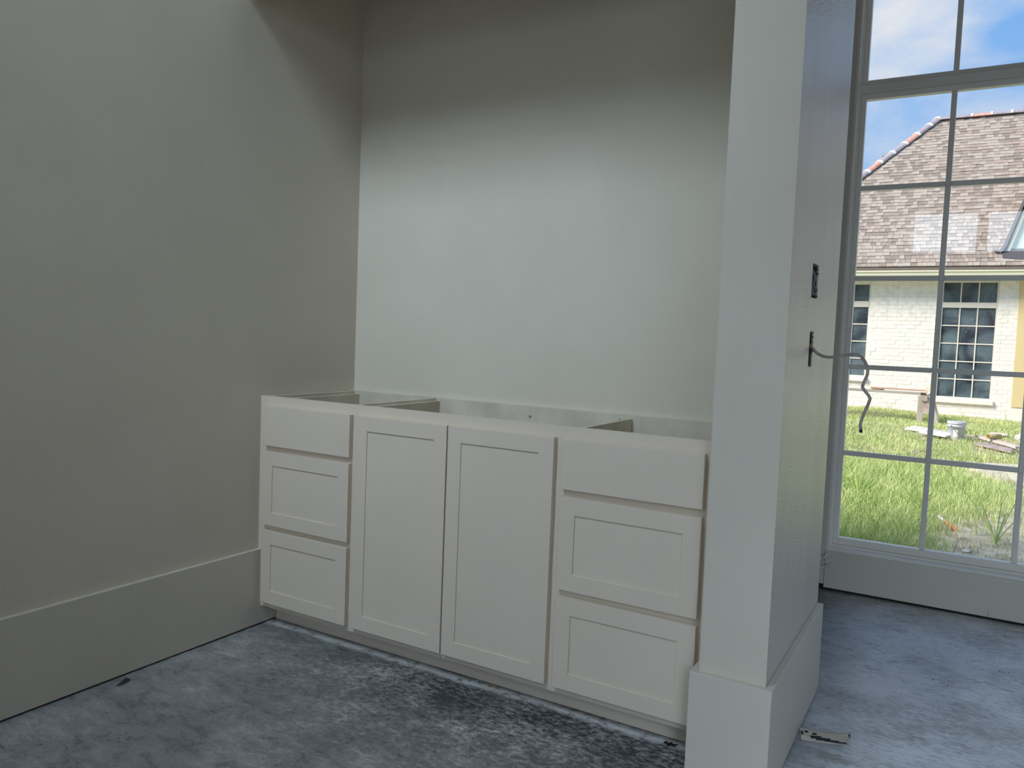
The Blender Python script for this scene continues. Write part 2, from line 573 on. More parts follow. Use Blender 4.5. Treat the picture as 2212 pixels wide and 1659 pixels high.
# ---- baseboards
bprof = [(YR, 0.0065), (0.076, 0.0065), (0.076, ZB - 0.002), (-0.0005, ZB - 0.002), (-0.0005, HB), (YR, HB)]
bb = MB().add([(x, p[0], p[1]) for x in (0.0, TB) for p in bprof], [(5, 4, 3, 2, 1, 0), (6, 7, 8, 9, 10, 11)] + [(i, (i + 1) % 6, 6 + (i + 1) % 6, 6 + i) for i in range(6)])
struct(bb.build('baseboard_left', TRIM), 'tall painted baseboard on the shaded left wall')
struct(MB().box(0.0, TB - 0.006, YR, 0.074, 0.0005, 0.0075).build('trim_1', BLACK), 'dark gap under the left baseboard')  # black strip painted in for the shade below the board
pw_ = MB().box(XP - TB, XP2 + TB, YP - TB, YP, 0.006, HB, 0.0015).box(XP - TB, XP, YP, -0.0005, 0.006, HB) \
    .box(XP2, XP2 + TB, YP, YE, 0.006, HB, 0.0015)
struct(pw_.build('baseboard_wing', TRIM), 'tall painted baseboard wrapped around the wing wall')
struct(MB().box(XP - TB + 0.005, XP2 + TB - 0.005, YP - TB + 0.005, YE - 0.003, 0.0005, 0.0065).build('trim_2', BLACK), 'dark gap under the wing wall baseboard')  # black shade strip below the wing boards
bw = struct(MB().box(1.765, XR - 0.02, YW, YI, 0.012, ZWB, 0.001).build('baseboard_window', TRIM), 'painted board under the window meeting the floor')
MB().box(2.4285, 2.4297, YW - 0.0004, YW + 0.004, 0.0118, 0.042).build('joint', BLACK, bw)
struct(MB().box(XL2, 1.763, YW + 0.004, YI, 0.026, ZWB, 0.001).build('baseboard_passage', TRIM), 'short baseboard beside the window board')
struct(MB().box(XL2, XR - 0.02, YW + 0.008, YI, 0.0005, 0.027).build('trim_3', BLACK), 'dark gap under the window wall board')  # black shade strip below the window wall boards

# ---- the tall divided window
win = bpy.data.objects.new('window_1', None); COL.objects.link(win)
win.location = (XWL, YI, ZWB)
struct(win, 'tall divided window with painted frame looking onto the yard')


def ring(mb, x0, x1, z0, z1, w, y0, y1, bev=0.0):
    mb.box(x0, x0 + w, y0, y1, z0, z1, bev); mb.box(x1 - w, x1, y0, y1, z0, z1, bev)
    mb.box(x0 + w, x1 - w, y0, y1, z0, z0 + w, bev); mb.box(x0 + w, x1 - w, y0, y1, z1 - w, z1, bev)
    return mb


GX0, GX1, GZ0, GZ1 = 1.805, 2.867, 0.240, 2.795
ring(MB(), XWL, XWR, ZWB, ZWT, 0.010, YW + 0.016, YI + 0.145).build('frame', WIN, win)
ring(MB(), XWL + 0.010, XWR - 0.010, ZWB + 0.010, ZWT - 0.010, 0.010, YW + 0.066, YI + 0.14).build('frame_step', WIN, win)
MB().box(XWL + 0.010, XWR - 0.010, YW + 0.060, YI + 0.13, 2.312, 2.348, 0.002).build('transom_bar', WIN, win)
TR0, TR1 = 2.2865, 2.373
# lower sash and transom sash
ys0, ys1 = YW + 0.080, YW + 0.118
s1_ = MB()
for (z0, z1, a, b) in ((ZWB + 0.020, 2.312, GZ0, TR0), (2.348, ZWT - 0.020, TR1, GZ1)):
    s = MB()
    s.box(XWL + 0.020, GX0, ys0, ys1, z0, z1, 0.002); s.box(GX1, XWR - 0.020, ys0, ys1, z0, z1, 0.002)
    s.box(GX0, GX1, ys0, ys1, z0, a, 0.002); s.box(GX0, GX1, ys0, ys1, b, z1, 0.002)
    sash = s.build('sash', WIN, win)
    xs = [GX0, 2.160, 2.513, GX1]
    zs = [a, b] if a > 2 else [GZ0, 0.6455, 1.0555, 1.468, 1.884, TR0]
    hw = 0.0112
    for xm in xs[1:-1]:
        for k in range(len(zs) - 1):
            MB().box(xm - hw, xm + hw, YW + 0.086, YW + 0.112, zs[k] - (hw if k else 0), zs[k + 1] - (hw if k + 1 < len(zs) - 1 else 0), 0.003).build('muntin', WIN, sash)
    for zm in zs[1:-1]:
        for k in range(3):
            xa = xs[k] + (hw if k else 0); xb = xs[k + 1] - (hw if k < 2 else 0)
            MB().box(xa, xb, YW + 0.0865, YW + 0.1115, zm - hw, zm + hw, 0.003).build('muntin', WIN, sash)
    for k in range(3):
        for j in range(len(zs) - 1):
            MB().box(xs[k] - 0.004, xs[k + 1] + 0.004, YW + 0.097, YW + 0.101, zs[j] - 0.004, zs[j + 1] + 0.004).build('pane', GLASS, sash)

wn = bpy.data.objects.new('window_9', None); COL.objects.link(wn)
wn.location = (ADDEDW[0], YI, ADDEDW[2])
struct(wn, 'second tall window further along the window wall')
ring(MB(), ADDEDW[0], ADDEDW[1], ADDEDW[2], ADDEDW[3], 0.04, YW + 0.066, YI + 0.14).build('frame', WIN, wn)
for xm in (3.77, 4.23):
    MB().box(xm - 0.011, xm + 0.011, YW + 0.086, YW + 0.112, ADDEDW[2] + 0.04, ADDEDW[3] - 0.04).build('muntin', WIN, wn)
MB().box(ADDEDW[0] + 0.03, ADDEDW[1] - 0.03, YW + 0.097, YW + 0.101, ADDEDW[2] + 0.03, ADDEDW[3] - 0.03).build('pane', GLASS, wn)

# ---- rear windows: two show as reflections, the rest are added to light the room
for i, (x0, x1, z0, z1) in enumerate([h[:4] for h in REAR]):
    wr = bpy.data.objects.new('window_%d' % (i + 2), None); COL.objects.link(wr)
    wr.location = (x0, YR, z0)
    struct(wr, 'window in the wall behind the viewer')
    ring(MB(), x0, x1, z0, z1, 0.012, YR - 0.12, YR - 0.02).build('frame', WIN, wr)
    MB().box(x0 + 0.008, x1 - 0.008, YR - 0.072, YR - 0.068, z0 + 0.008, z1 - 0.008).build('pane', GLASS, wr)

# ================================================================== vanity cabinet
cab = thing('vanity_cabinet', 'greige shaker vanity cabinet without a countertop in the alcove', 'cabinet', (0.87, 0.25, 0.0))
FT = 0.019
OPENINGS = [(0.497, 0.845, 0.110, 0.832), (0.895, 1.241, 0.110, 0.832)]
for (x0, x1) in ((0.045, 0.447), (1.291, 1.693)):
    OPENINGS += [(x0, x1, 0.110, 0.3615), (x0, x1, 0.4055, 0.6595), (x0, x1, 0.7035, 0.832)]
frame_bm = grid_wall('y', 0.0, FT, 0.0005, XP - 0.0005, ZB, H, OPENINGS)
fo = bm_obj('face_frame', frame_bm, CAB, cab)
fo.location = -Vector(cab.location)
MB().box(TB + 0.001, XP - 0.001, 0.077, 0.093, 0.001, ZB + 0.01).build('toe_kick', CAB, cab)
MB().box(0.003, 0.019, FT, D - 0.018, ZB, H - 0.002).build('end_panel', RAW, cab)
MB().box(0.030, 0.047, FT, D - 0.019, 0.10, H - 0.013).build('side_panel', RAW, cab)
MB().box(0.438, 0.452, FT, D - 0.019, 0.10, H - 0.002).build('divider_panel', RAW, cab)
MB().box(0.452, 0.468, FT, D - 0.019, 0.10, H - 0.012).build('divider_panel', RAW, cab)
MB().box(1.276, 1.291, FT, D - 0.020, 0.10, H - 0.012).build('divider_panel', RAW, cab)
MB().box(XP - 0.020, XP - 0.003, FT, D - 0.018, ZB, H - 0.004).build('end_panel', RAW, cab)
MB().box(0.003, XP - 0.003, FT, D - 0.018, 0.086, 0.100).build('bottom_panel', RAW, cab)
bp = MB().box(0.001, XP - 0.001, D - 0.018, D - 0.001, ZB, H).build('back_panel', RAW, cab)
bp['label'] = 'pale unpainted back panel'
SCREW = mat('screw_head', lin(170, 168, 160), 0.4, 0.5, 0.6)
for (sx, sz) in ((0.885, 0.838), (1.245, 0.856)):
    MB().tube([(sx, D - 0.0205, sz), (sx, D - 0.017, sz)], 0.005, 12).build('screw', SCREW, cab)


def slab_front(name, x0, x1, z0, z1):
    MB().box(x0, x1, -FT, -0.0008, z0, z1, 0.0012).build(name, CAB, cab)


def cab_child(name, bm, m):
    o = bm_obj(name, bm, m, cab)
    o.location = -Vector(cab.location)
    return o


def shaker(name, x0, x1, z0, z1, w=0.0505):
    o = cab_child(name, grid_wall('y', -FT, -0.0008, x0, x1, z0, z1, [(x0 + w, x1 - w, z0 + w, z1 - w)]), CAB)
    bm = bmesh.new(); bm.from_mesh(o.data)
    bm.normal_update()
    ed = [e for e in bm.edges if len(e.link_faces) == 2 and e.link_faces[0].normal.dot(e.link_faces[1].normal) < 0.5
          and all(v.co.y < -FT + 1e-5 for v in e.verts)]
    bmesh.ops.bevel(bm, geom=ed, offset=0.0009, segments=2, affect='EDGES', profile=0.5)
    bm.to_mesh(o.data); bm.free()
    p = MB().box(x0 + w - 0.004, x1 - w + 0.004, -FT + 0.0042, -FT + 0.0110, z0 + w - 0.004, z1 - w + 0.004).build('panel', CAB, o)


for (x0, x1) in ((0.0355, 0.459), (1.278, 1.7015)):
    slab_front('drawer_front', x0, x1, 0.693, 0.842)
    shaker('drawer_front', x0, x1, 0.3945, 0.6705)
    shaker('drawer_front', x0, x1, 0.0975, 0.3735)
shaker('door', 0.4865, 0.867, 0.0975, 0.842)
shaker('door', 0.8725, 1.2515, 0.0975, 0.842)

# ================================================================== cables in the wing wall boxes
cb = thing('wall_cable', 'grey cable hanging out of the lower box in front of the window', 'cable', (1.906, 0.2435, 1.137))
YC = 0.2435
path = [(1.845, YC, 1.150), (1.890, YC, 1.146), (1.907, YC, 1.137), (1.925, YC, 1.120), (1.951, YC, 1.111), (1.989, YC, 1.116), (2.016, YC, 1.122), (2.035, YC, 1.118),
        (2.051, YC, 1.095), (2.055, YC, 1.072), (2.047, YC, 1.045), (2.046, YC, 1.032), (2.063, YC, 1.010), (2.064, YC, 0.997),
        (2.051, YC, 0.956), (2.046, YC, 0.935), (2.048, YC, 0.918)]
MB().tube(smooth_path(path), 0.0042, 10, flat=1.0).build('sheath', CABLE, cb, True)
MB().tube([(2.048, YC, 0.920), (2.048, YC, 0.911)], 0.0044, 10).build('cut_end', mat('cable_cut_end', lin(40, 38, 36), 0.6), cb)
MB().tube(smooth_path([(1.86, YC - 0.006, 1.151), (1.900, YC - 0.005, 1.144), (1.914, YC - 0.004, 1.130)]), 0.003, 8).build('bare_wire', mat('bare_copper', lin(176, 140, 70), 0.4), cb)
cb2 = thing('wall_cable', 'grey cable loops folded inside the upper box', 'cable', (1.88, 0.24, 1.30))
for k, (yy, dz, xx) in enumerate(((0.222, 0.0, 1.885), (0.243, 0.006, 1.893), (0.262, -0.004, 1.882))):
    pts = [(1.845, yy, 1.355 + dz), (xx, yy - 0.008, 1.345 + dz), (xx + 0.012, yy + 0.002, 1.330), (xx + 0.006, yy + 0.014, 1.312),
           (xx + 0.015, yy + 0.018, 1.297), (xx + 0.012, yy + 0.008, 1.284), (xx, yy - 0.004, 1.288 + dz), (xx - 0.01, yy - 0.01, 1.31), (1.85, yy, 1.33)]
    MB().tube(smooth_path(pts), 0.0042, 8).build('cable_loop', mat('dark_cable_sheath', lin(120, 126, 128), 0.5), cb2, True)

# ================================================================== small things on the floor
off = thing('trim_offcut', 'chipped curved trim offcut lying on the concrete by the wing wall', 'offcut', (1.98, 0.33, 0.0))
OFFM = noise_mat('chipped_paint', lin(30, 36, 48), lin(172, 166, 156), 38, 0.55, 0.1, 120, lo=0.40, hi=0.42, detail=5)
PL = noise_mat('offcut_face', lin(168, 160, 148), lin(182, 175, 164), 20, 0.5)
a_, b_ = Vector((1.934, 0.300, 0)), Vector((2.058, 0.352, 0))
vs, fs = [], []
n_ = 14
for i in range(n_ + 1):
    t = i / n_
    p = a_.lerp(b_, t)
    bow = 0.008 * (1 - 4 * (t - 0.5) ** 2)
    dirv = (b_ - a_).normalized(); sd_ = Vector((dirv.y, -dirv.x, 0))
    w0 = 0.024 + 0.004 * t
    p = p + sd_ * bow
    prof = [(-0.012, 0.026 - 0.004 * t), (-0.004, 0.024), (0.009, 0.012), (0.015, 0.002), (0.009, 0.002), (-0.004, 0.014), (-0.015, 0.018)]
    for (o_, z_) in prof:
        vs.append(p + sd_ * o_ + Vector((0, 0, z_ - 0.0015)))
for i in range(n_):
    for k in range(7):
        q = i * 7 + k; q1 = i * 7 + (k + 1) % 7
        fs.append((q, q1, q1 + 7, q + 7))
fs += [tuple(range(6, -1, -1)), tuple(n_ * 7 + k for k in range(7))]
MB().add(vs, fs).build('strip', PL, off)
ch = MB()
for (t, o_, z_, ln_, wd) in ((0.30, 0.009, 0.0125, 0.030, 0.0045), (0.45, 0.0105, 0.010, 0.040, 0.0045), (0.62, 0.012, 0.0075, 0.040, 0.003), (0.78, 0.0135, 0.005, 0.04, 0.002), (0.12, 0.0, 0.0205, 0.010, 0.003), (0.03, 0.004, 0.0175, 0.006, 0.006), (0.28, 0.002, 0.0185, 0.012, 0.003)):
    dirv = (b_ - a_).normalized(); sd_ = Vector((dirv.y, -dirv.x, 0))
    p = a_.lerp(b_, t) + sd_ * (o_ + 0.008 * (1 - 4 * (t - 0.5) ** 2)) + Vector((0, 0, z_))
    ch.beam(p - dirv * ln_ / 2, p + dirv * ln_ / 2, wd * 1.6, 0.0022, up=(sd_.x * 0.6, sd_.y * 0.6, 0.8))
ch.beam(b_ + Vector((-0.001, -0.001, 0.004)), b_ + Vector((0.002, 0.006, 0.022)), 0.004, 0.004)
ch.build('paint_chip', mat('dark_chipped_patch', lin(36, 42, 54), 0.7), off)

chip = MB().slab([(0.0642, -0.613), (0.0735, -0.600), (0.071, -0.584), (0.066, -0.566), (0.051, -0.5575), (0.0375, -0.564), (0.046, -0.581)], 0.0008, lambda p: 0.002 + 0.0015 * math.sin(p[0] * 90))
tag(chip.build('rubble_chip', noise_mat('chip_dark', lin(38, 36, 36), lin(66, 62, 60), 60, 0.8), origin=(0.055, -0.58, 0)), 'dark grey flake on the concrete near the left baseboard', 'chip')
scr = thing('loose_screw', 'tiny brass screw on the floor at the cabinet toe kick', 'screw', (1.022, 0.055, 0.0))
BR = mat('brass', lin(190, 130, 50), 0.3, 0.5, 0.9)
MB().tube([(1.018, 0.052, 0.005), (1.0205, 0.0525, 0.005)], 0.0048, 12).build('head', BR, scr)
MB().tube([(1.020, 0.0525, 0.005), (1.034, 0.055, 0.0025)], 0.0022, 8, taper=[1, 0.3]).build('shank', BR, scr)
tag(MB().slab([(1.612, 0.036), (1.619, 0.038), (1.626, 0.030), (1.634, 0.036), (1.646, 0.034), (1.643, 0.042), (1.650, 0.049), (1.636, 0.048), (1.630, 0.056), (1.624, 0.047), (1.614, 0.050)], 0.0005, lambda p: 0.0022 + 0.0012 * math.sin(p[0] * 130)).build('tar_blob', mat('tar', lin(14, 16, 20), 0.6), origin=(1.63, 0.043, 0)),
    'small black blob on the floor beside the wing wall baseboard', 'debris')
deb = MB()
for k in range(34):
    x = random.uniform(1.98, 2.55); y = random.uniform(0.05, 1.5); s = random.uniform(0.0009, 0.0021)
    deb.slab([(x + s * math.cos(a) * random.uniform(0.7, 1.4), y + s * math.sin(a) * random.uniform(0.7, 1.4)) for a in (0.2, 1.4, 2.6, 3.9, 5.2)], 0.0004, s)
for k in range(30):
    x = random.uniform(0.1, 1.6); y = random.uniform(-1.0, 0.0); s = random.uniform(0.0006, 0.0016)
    deb.slab([(x + s * math.cos(a) * random.uniform(0.7, 1.4), y + s * math.sin(a) * random.uniform(0.7, 1.4)) for a in (0.2, 1.4, 2.6, 3.9, 5.2)], 0.0004, s)
tag(deb.build('floor_crumbs', mat('dark_crumbs', lin(34, 36, 40), 0.8)), 'scattered dark crumbs of grit on the concrete floor', 'debris', kind='stuff')
# white scratched scribbles on the slab
sq = MB()
def strip(pts, w):
    pts = [Vector((p[0], p[1], 0.0006)) for p in pts]
    vs, fs = [], []
    for i, p in enumerate(pts):
        d = (pts[min(i + 1, len(pts) - 1)] - pts[max(i - 1, 0)]).normalized()
        s = Vector((-d.y, d.x, 0)) * w / 2
        vs += [p + s, p - s]
    for i in range(len(pts) - 1):
        fs.append((2 * i, 2 * i + 1, 2 * i + 3, 2 * i + 2))
    sq.add(vs, fs)
rs = random.Random(3)
for k in range(22):
    x = 2.00 + rs.uniform(0, 0.13); y = 0.42 + (x - 2.0) * 1.9 + rs.uniform(-0.07, 0.09)
    ang = 0.95 + rs.uniform(-0.25, 0.25)
    pts = []
    kind = rs.random()
    for i in range(rs.randrange(5, 16)):
        pts.append((x, y))
        x += 0.009 * math.cos(ang); y += 0.009 * math.sin(ang)
        ang += rs.uniform(-0.9, 0.9) if kind < 0.7 else rs.uniform(-0.05, 0.05)
    strip(smooth_path([(p[0], p[1], 0) for p in pts], 3), rs.uniform(0.0009, 0.0016))
strip([(2.072, 0.63), (2.10, 0.595), (2.135, 0.56)], 0.0016)
strip([(2.02, 0.45), (2.06, 0.56), (2.10, 0.66), (2.13, 0.72)], 0.0012)
fl_ = bpy.data.objects['floor']
o = sq.build('scratch_marks', mat('white_scratch', lin(246, 248, 250), 0.7), fl_)
o['kind'] = 'stuff'; o['label'] = 'white scribbled scratches on the concrete'
# trowel arcs pressed into the slab in front of the cabinet
sq = MB()
for (cx_, cy_, r0_, a0_, n_) in ((0.505, -0.616, 0.012, 2.4, 5), (0.669, -0.546, 0.014, 2.9, 7), (0.642, -0.607, 0.012, 3.0, 6), (0.355, -0.427, 0.012, 1.2, 5), (0.506, -0.583, 0.02, 3.6, 4), (0.643, -0.475, 0.012, 2.0, 6),
                                 (0.80, -0.50, 0.02, 2.2, 5), (0.92, -0.36, 0.016, 2.6, 5), (0.36, -0.80, 0.02, 2.8, 5)):
    for k in range(n_):
        r_ = r0_ + 0.0052 * k
        a1_ = a0_ + rs.uniform(-0.2, 0.2)
        strip([(cx_ + r_ * math.cos(a1_ + t * 0.17) * 1.5, cy_ + r_ * math.sin(a1_ + t * 0.17)) for t in range(9)], rs.uniform(0.0007, 0.0014))
o = sq.build('trowel_arcs', mat('trowel_ridge', lin(176, 180, 182), 0.6), fl_)
o['kind'] = 'stuff'; o['label'] = 'faint trowel arcs in the concrete'

# crumpled film behind the wing wall end
FILM = mat('plastic_film', lin(222, 226, 226), 0.25, 0.6)
fm = thing('plastic_wrap', 'crumpled clear plastic wrap poking out behind the wing wall by the window', 'plastic wrap', (1.77, 1.79, 0.10))
def ribbon(pts, w, name):
    vs, fs = [], []
    for i, (p, tw) in enumerate(pts):
        p = Vector(p)
        s = Vector((math.cos(tw) * 0.3, -math.sin(tw) * 0.7, math.cos(tw))) * w / 2
        vs += [p + s + Vector((0, 0.0012, 0)), p + Vector((0.002 * (-1) ** i, -0.003, 0)), p - s + Vector((0, 0.0012, 0)), p + Vector((0, 0.004, 0))]
    for i in range(len(pts) - 1):
        for k in range(4):
            q = 4 * i + k; q1 = 4 * i + (k + 1) % 4
            fs.append((q, q1, q1 + 4, q + 4))
    fs += [(3, 2, 1, 0), tuple(4 * (len(pts) - 1) + k for k in range(4))]
    MB().add(vs, fs).build(name, FILM, fm)
ribbon([((1.70, 1.79, 0.120), 0), ((1.735, 1.785, 0.140), .4), ((1.752, 1.788, 0.152), .1), ((1.768, 1.78, 0.168), .8), ((1.780, 1.786, 0.172), .3), ((1.783, 1.785, 0.165), 1.0)], 0.032, 'fold')
ribbon([((1.783, 1.786, 0.167), 0.2), ((1.772, 1.782, 0.150), .7), ((1.762, 1.786, 0.138), .3), ((1.755, 1.784, 0.130), .5)], 0.011, 'fold')
ribbon([((1.70, 1.79, 0.085), 0), ((1.745, 1.785, 0.108), .3), ((1.765, 1.788, 0.117), .0), ((1.785, 1.783, 0.126), .5), ((1.805, 1.786, 0.138), .2)], 0.014, 'fold')
MB().tube([(1.66, 1.80, 0.01), (1.68, 1.79, 0.06), (1.705, 1.79, 0.10)], 0.02, 7, taper=[1.8, 1.2, .6]).build('bundle', FILM, fm)

# ================================================================== outdoors
def gz(x, y):
    x = np.asarray(x, float); y = np.asarray(y, float)
    base = -0.22 + (np.clip(y, 2.0, 15.0) - 3.5) * 0.01478
    return base + 0.012 * np.sin(x * 3.1 + y * 1.3) + 0.010 * np.sin(x * 1.7 - y * 2.2 + 1) + 0.07 * np.exp(-((x - 1.0) ** 2 / 1.2 + (y - 14.2) ** 2 / 0.5))


def gzf(p, h=0.0):
    return float(gz(p[0], p[1])) + h


DIRT = noise_mat('dry_dirt', lin(150, 140, 116), lin(206, 196, 176), 6, 0.95, 0.6, 30, detail=8, spec=0.1, bdist=0.03)
gx = np.concatenate([np.linspace(-40, -5, 8), np.linspace(-4.5, 8, 90), np.linspace(9, 40, 8)])
gy = np.concatenate([np.linspace(YI + 0.15, 15.6, 90), np.linspace(16.5, 80, 10)])
GXX, GYY = np.meshgrid(gx, gy)
GZZ = gz(GXX, GYY)
vv = np.stack([GXX, GYY, GZZ], -1).reshape(-1, 3)
nx = len(gx)
ff_ = [(j * nx + i, j * nx + i + 1, (j + 1) * nx + i + 1, (j + 1) * nx + i) for j in range(len(gy) - 1) for i in range(nx - 1)]
g_ = mesh_obj('ground', vv.tolist(), ff_, DIRT, smooth=True)
struct(g_, 'dry dirt yard outside the window')


def grass(name, x, y, h, w, m, label):
    n = len(x)
    z = gz(x, y) - 0.004
    a = rng.uniform(0, 2 * np.pi, n)
    lean = rng.uniform(0.1, 0.9, n) * h
    la = rng.uniform(0, 2 * np.pi, n)
    dx, dy = np.cos(a) * w, np.sin(a) * w
    lx, ly = np.cos(la) * lean, np.sin(la) * lean
    V_ = np.zeros((n, 5, 3), np.float32)
    V_[:, 0] = np.stack([x - dx, y - dy, z], 1)
    V_[:, 1] = np.stack([x + dx, y + dy, z], 1)
    V_[:, 2] = np.stack([x + dx * .8 + lx * .35, y + dy * .8 + ly * .35, z + h * .6], 1)
    V_[:, 3] = np.stack([x - dx * .8 + lx * .35, y - dy * .8 + ly * .35, z + h * .6], 1)
    V_[:, 4] = np.stack([x + lx, y + ly, z + h * rng.uniform(.75, 1.0, n)], 1)
    me = bpy.data.meshes.new(name)
    me.vertices.add(n * 5)
    me.vertices.foreach_set('co', V_.reshape(-1))
    idx = np.arange(n)[:, None] * 5
    loops = np.concatenate([idx + np.array([[0, 1, 2, 3]]), idx + np.array([[3, 2, 4]])], 1).reshape(-1)
    me.loops.add(n * 7)
    me.loops.foreach_set('vertex_index', loops.astype(np.int32))
    me.polygons.add(n * 2)
    st = (np.arange(n)[:, None] * 7 + np.array([[0, 4]])).reshape(-1)
    me.polygons.foreach_set('loop_start', st.astype(np.int32))
    me.polygons.foreach_set('loop_total', np.tile([4, 3], n).astype(np.int32))
    me.update(calc_edges=True)
    me.materials.append(m)
    o = bpy.data.objects.new(name, me)
    COL.objects.link(o)
    tag(o, label, 'grass', kind='stuff')
    return o


def grass_mat(name, c1, c2):
    m = noise_mat(name, c1, c2, 1.6, 0.7, lo=0.2, hi=0.8, island=0.75, spec=0.2)
    return m


GR = grass_mat('grass_green', lin(146, 178, 92), lin(226, 230, 164))
GS = grass_mat('grass_straw', lin(170, 160, 110), lin(222, 212, 170))


def bare(x, y):
    """share of bare dirt 0..1 at a point of the yard"""
    b = 0.97 * np.clip(1.7 * np.exp(-(((x - 2.75) / 0.62) ** 2 + ((y - 4.1) / 1.7) ** 2)), 0, 1)
    b = np.maximum(b, 0.9 * np.exp(-(((x - 3.1) / 0.55) ** 2 + ((y - 7.6) / 1.2) ** 2)))
    b = np.maximum(b, 0.85 * np.exp(-(((x - 2.85) / 0.3) ** 2 + ((y - 11.2) / 1.0) ** 2)))
    b = np.maximum(b, 0.9 * (y > 14.6))
    b = np.maximum(b, 0.8 * np.exp(-((x - 0.6) / 0.35) ** 2 - ((y - 14.6) / 0.4) ** 2))
    b = np.maximum(b, 0.75 * (y < 3.3))
    return b


BOARDS = [(1.50, 2.30, 11.0, 11.9), (1.72, 2.2, 10.3, 11.3), (2.4, 3.0, 9.4, 11.2), (2.3, 2.7, 11.1, 11.6), (2.3, 3.15, 6.9, 8.7)]


def scatter(n, x0, x1, y0, y1, clump):
    x = rng.uniform(x0, x1, n); y = rng.uniform(y0, y1, n)
    f = 0.5 + 0.5 * np.sin(x * 5.1 + 2 * np.sin(y * 2.3)) * np.sin(y * 4.3 + 1.7 * np.sin(x * 3.7))
    for (a, b, c, d) in BOARDS:
        m_ = (x > a) & (x < b) & (y > c) & (y < d) & (rng.random(n) < 0.75)
        f = np.where(m_, 0.0, f); x = np.where(m_ & (rng.random(n) < 0.8), -99.0, x)
    keep = (x > -50) & (rng.random(n) < (1 - bare(x, y)) * (1 - clump * (1 - f)))
    return x[keep], y[keep]


x1_, y1_ = scatter(170000, 0.0, 4.0, 2.6, 14.9, 0.6)
h1 = (0.025 + 0.06 * rng.random(len(x1_)) ** 1.5) * (1 + 1.6 * np.exp(-((x1_ - 1.7) / 0.6) ** 2 - ((y1_ - 5.2) / 1.4) ** 2))
grass('lawn_grass', x1_, y1_, h1, rng.uniform(0.0016, 0.0038, len(x1_)), GR, 'bright green grass growing in the yard outside the window')
x5_, y5_ = scatter(70000, 1.1, 2.75, 3.4, 7.5, 0.75)
h5 = 0.05 + 0.15 * rng.random(len(x5_)) ** 2
grass('lawn_grass', x5_, y5_, h5, rng.uniform(0.0009, 0.0022, len(x5_)), GR, 'fine long grass strands close to the window')
x2_, y2_ = scatter(60000, -4.0, 0.0, 2.6, 14.9, 0.5)
x3_, y3_ = scatter(60000, 4.0, 8.0, 2.6, 14.9, 0.5)
x2_ = np.concatenate([x2_, x3_]); y2_ = np.concatenate([y2_, y3_])
grass('lawn_grass', x2_, y2_, 0.05 + 0.09 * rng.random(len(x2_)), rng.uniform(0.003, 0.006, len(x2_)), GR, 'green grass at the sides of the yard')
x4_, y4_ = rng.uniform(0.3, 4, 34000), rng.uniform(2.3, 14.9, 34000)
grass('dry_grass', x4_, y4_, 0.02 + 0.05 * rng.random(len(x4_)), rng.uniform(0.0014, 0.003, len(x4_)), GS, 'dry straw coloured grass litter over the yard dirt')


# ---- weeds
LEAF = grass_mat('weed_leaf', lin(146, 180, 92), lin(206, 220, 138))


def weed(name, label, base, leaves, w, group=None):
    z0 = gzf(base)
    t = thing(name, label, 'weed', (base[0], base[1], z0), group)
    for (ax, ay, hh, droop) in leaves:
        pts = []
        for i in range(9):
            s = i / 8
            pts.append(Vector((base[0] + ax * s ** 1.2, base[1] + ay * s ** 1.2, z0 - 0.005 + hh * (s * (1 + droop) - droop * s * s))))
        vs, fs = [], []
        sdv = Vector((-ay, ax, 0))
        sdv = sdv.normalized() if sdv.length > 1e-4 else Vector((1, 0, 0))
        sdv = (sdv + Vector((0.8, 0, 0))).normalized()
        for i, p in enumerate(pts):
            s = i / 8
            ww_ = w * (0.35 + 1.3 * s) * (1 - s) ** 0.55 + 0.0006
            vs += [p + sdv * ww_, p + Vector((0, 0.001, -ww_ * 0.5)), p - sdv * ww_, p + Vector((0, -0.001, ww_ * 0.1 - 0.0008))]
        for i in range(8):
            for k in range(4):
                q = 4 * i + k; q1 = 4 * i + (k + 1) % 4
                fs.append((q, q1, q1 + 4, q + 4))
        MB().add(vs, fs).build('leaf', LEAF, t)
    return t


weed('tall_weed', 'tall arching green weed in the bare dirt close to the window', (2.535, 4.343),
     [(-0.45, 0.0, 0.60, 0.25), (-0.17, 0.02, 0.42, 0.1), (-0.05, 0.0, 0.38, 0.0), (-0.12, 0.0, 0.30, 0.1), (0.02, 0.0, 0.33, 0.0), (0.08, 0.03, 0.30, 0.1), (0.12, 0, 0.36, 0.1), (0.16, -0.02, 0.25, 0.2),
      (-0.22, 0.05, 0.16, 0.4), (0.05, 0.0, 0.24, 0.1), (-0.09, -0.03, 0.2, 0.2)], 0.0085)
rw = random.Random(5)
mk = lambda n, sp, hh: [(rw.uniform(-sp, sp), rw.uniform(-sp, sp), hh * rw.uniform(0.5, 1.0), rw.uniform(0, 0.3)) for _ in range(n)]
weed('weed_clump', 'bushy weed clump behind the tall weed', (2.72, 5.75), mk(36, 0.16, 0.36), 0.0035)
weed('weed_clump', 'small weed tuft right of the orange stake', (2.42, 4.55), mk(16, 0.10, 0.16), 0.004)
weed('weed_clump', 'tall grass clump at the left edge of the window', (1.52, 5.5), mk(44, 0.20, 0.30), 0.0032)
weed('weed_clump', 'grassy tuft beside the first window mullion', (2.02, 5.3), mk(36, 0.18, 0.24), 0.003)
weed('weed_clump', 'sparse weed against the brick wall below its wider window', (2.26, 14.60), mk(7, 0.14, 0.40), 0.0018)
weed('weed_clump', 'dark weed against the brick wall by its right corner', (2.95, 14.62), mk(7, 0.08, 0.30), 0.0025)
weed('weed_clump', 'thin weed against the brick wall left of the sawhorse', (1.05, 14.60), mk(8, 0.3, 0.30), 0.0016)

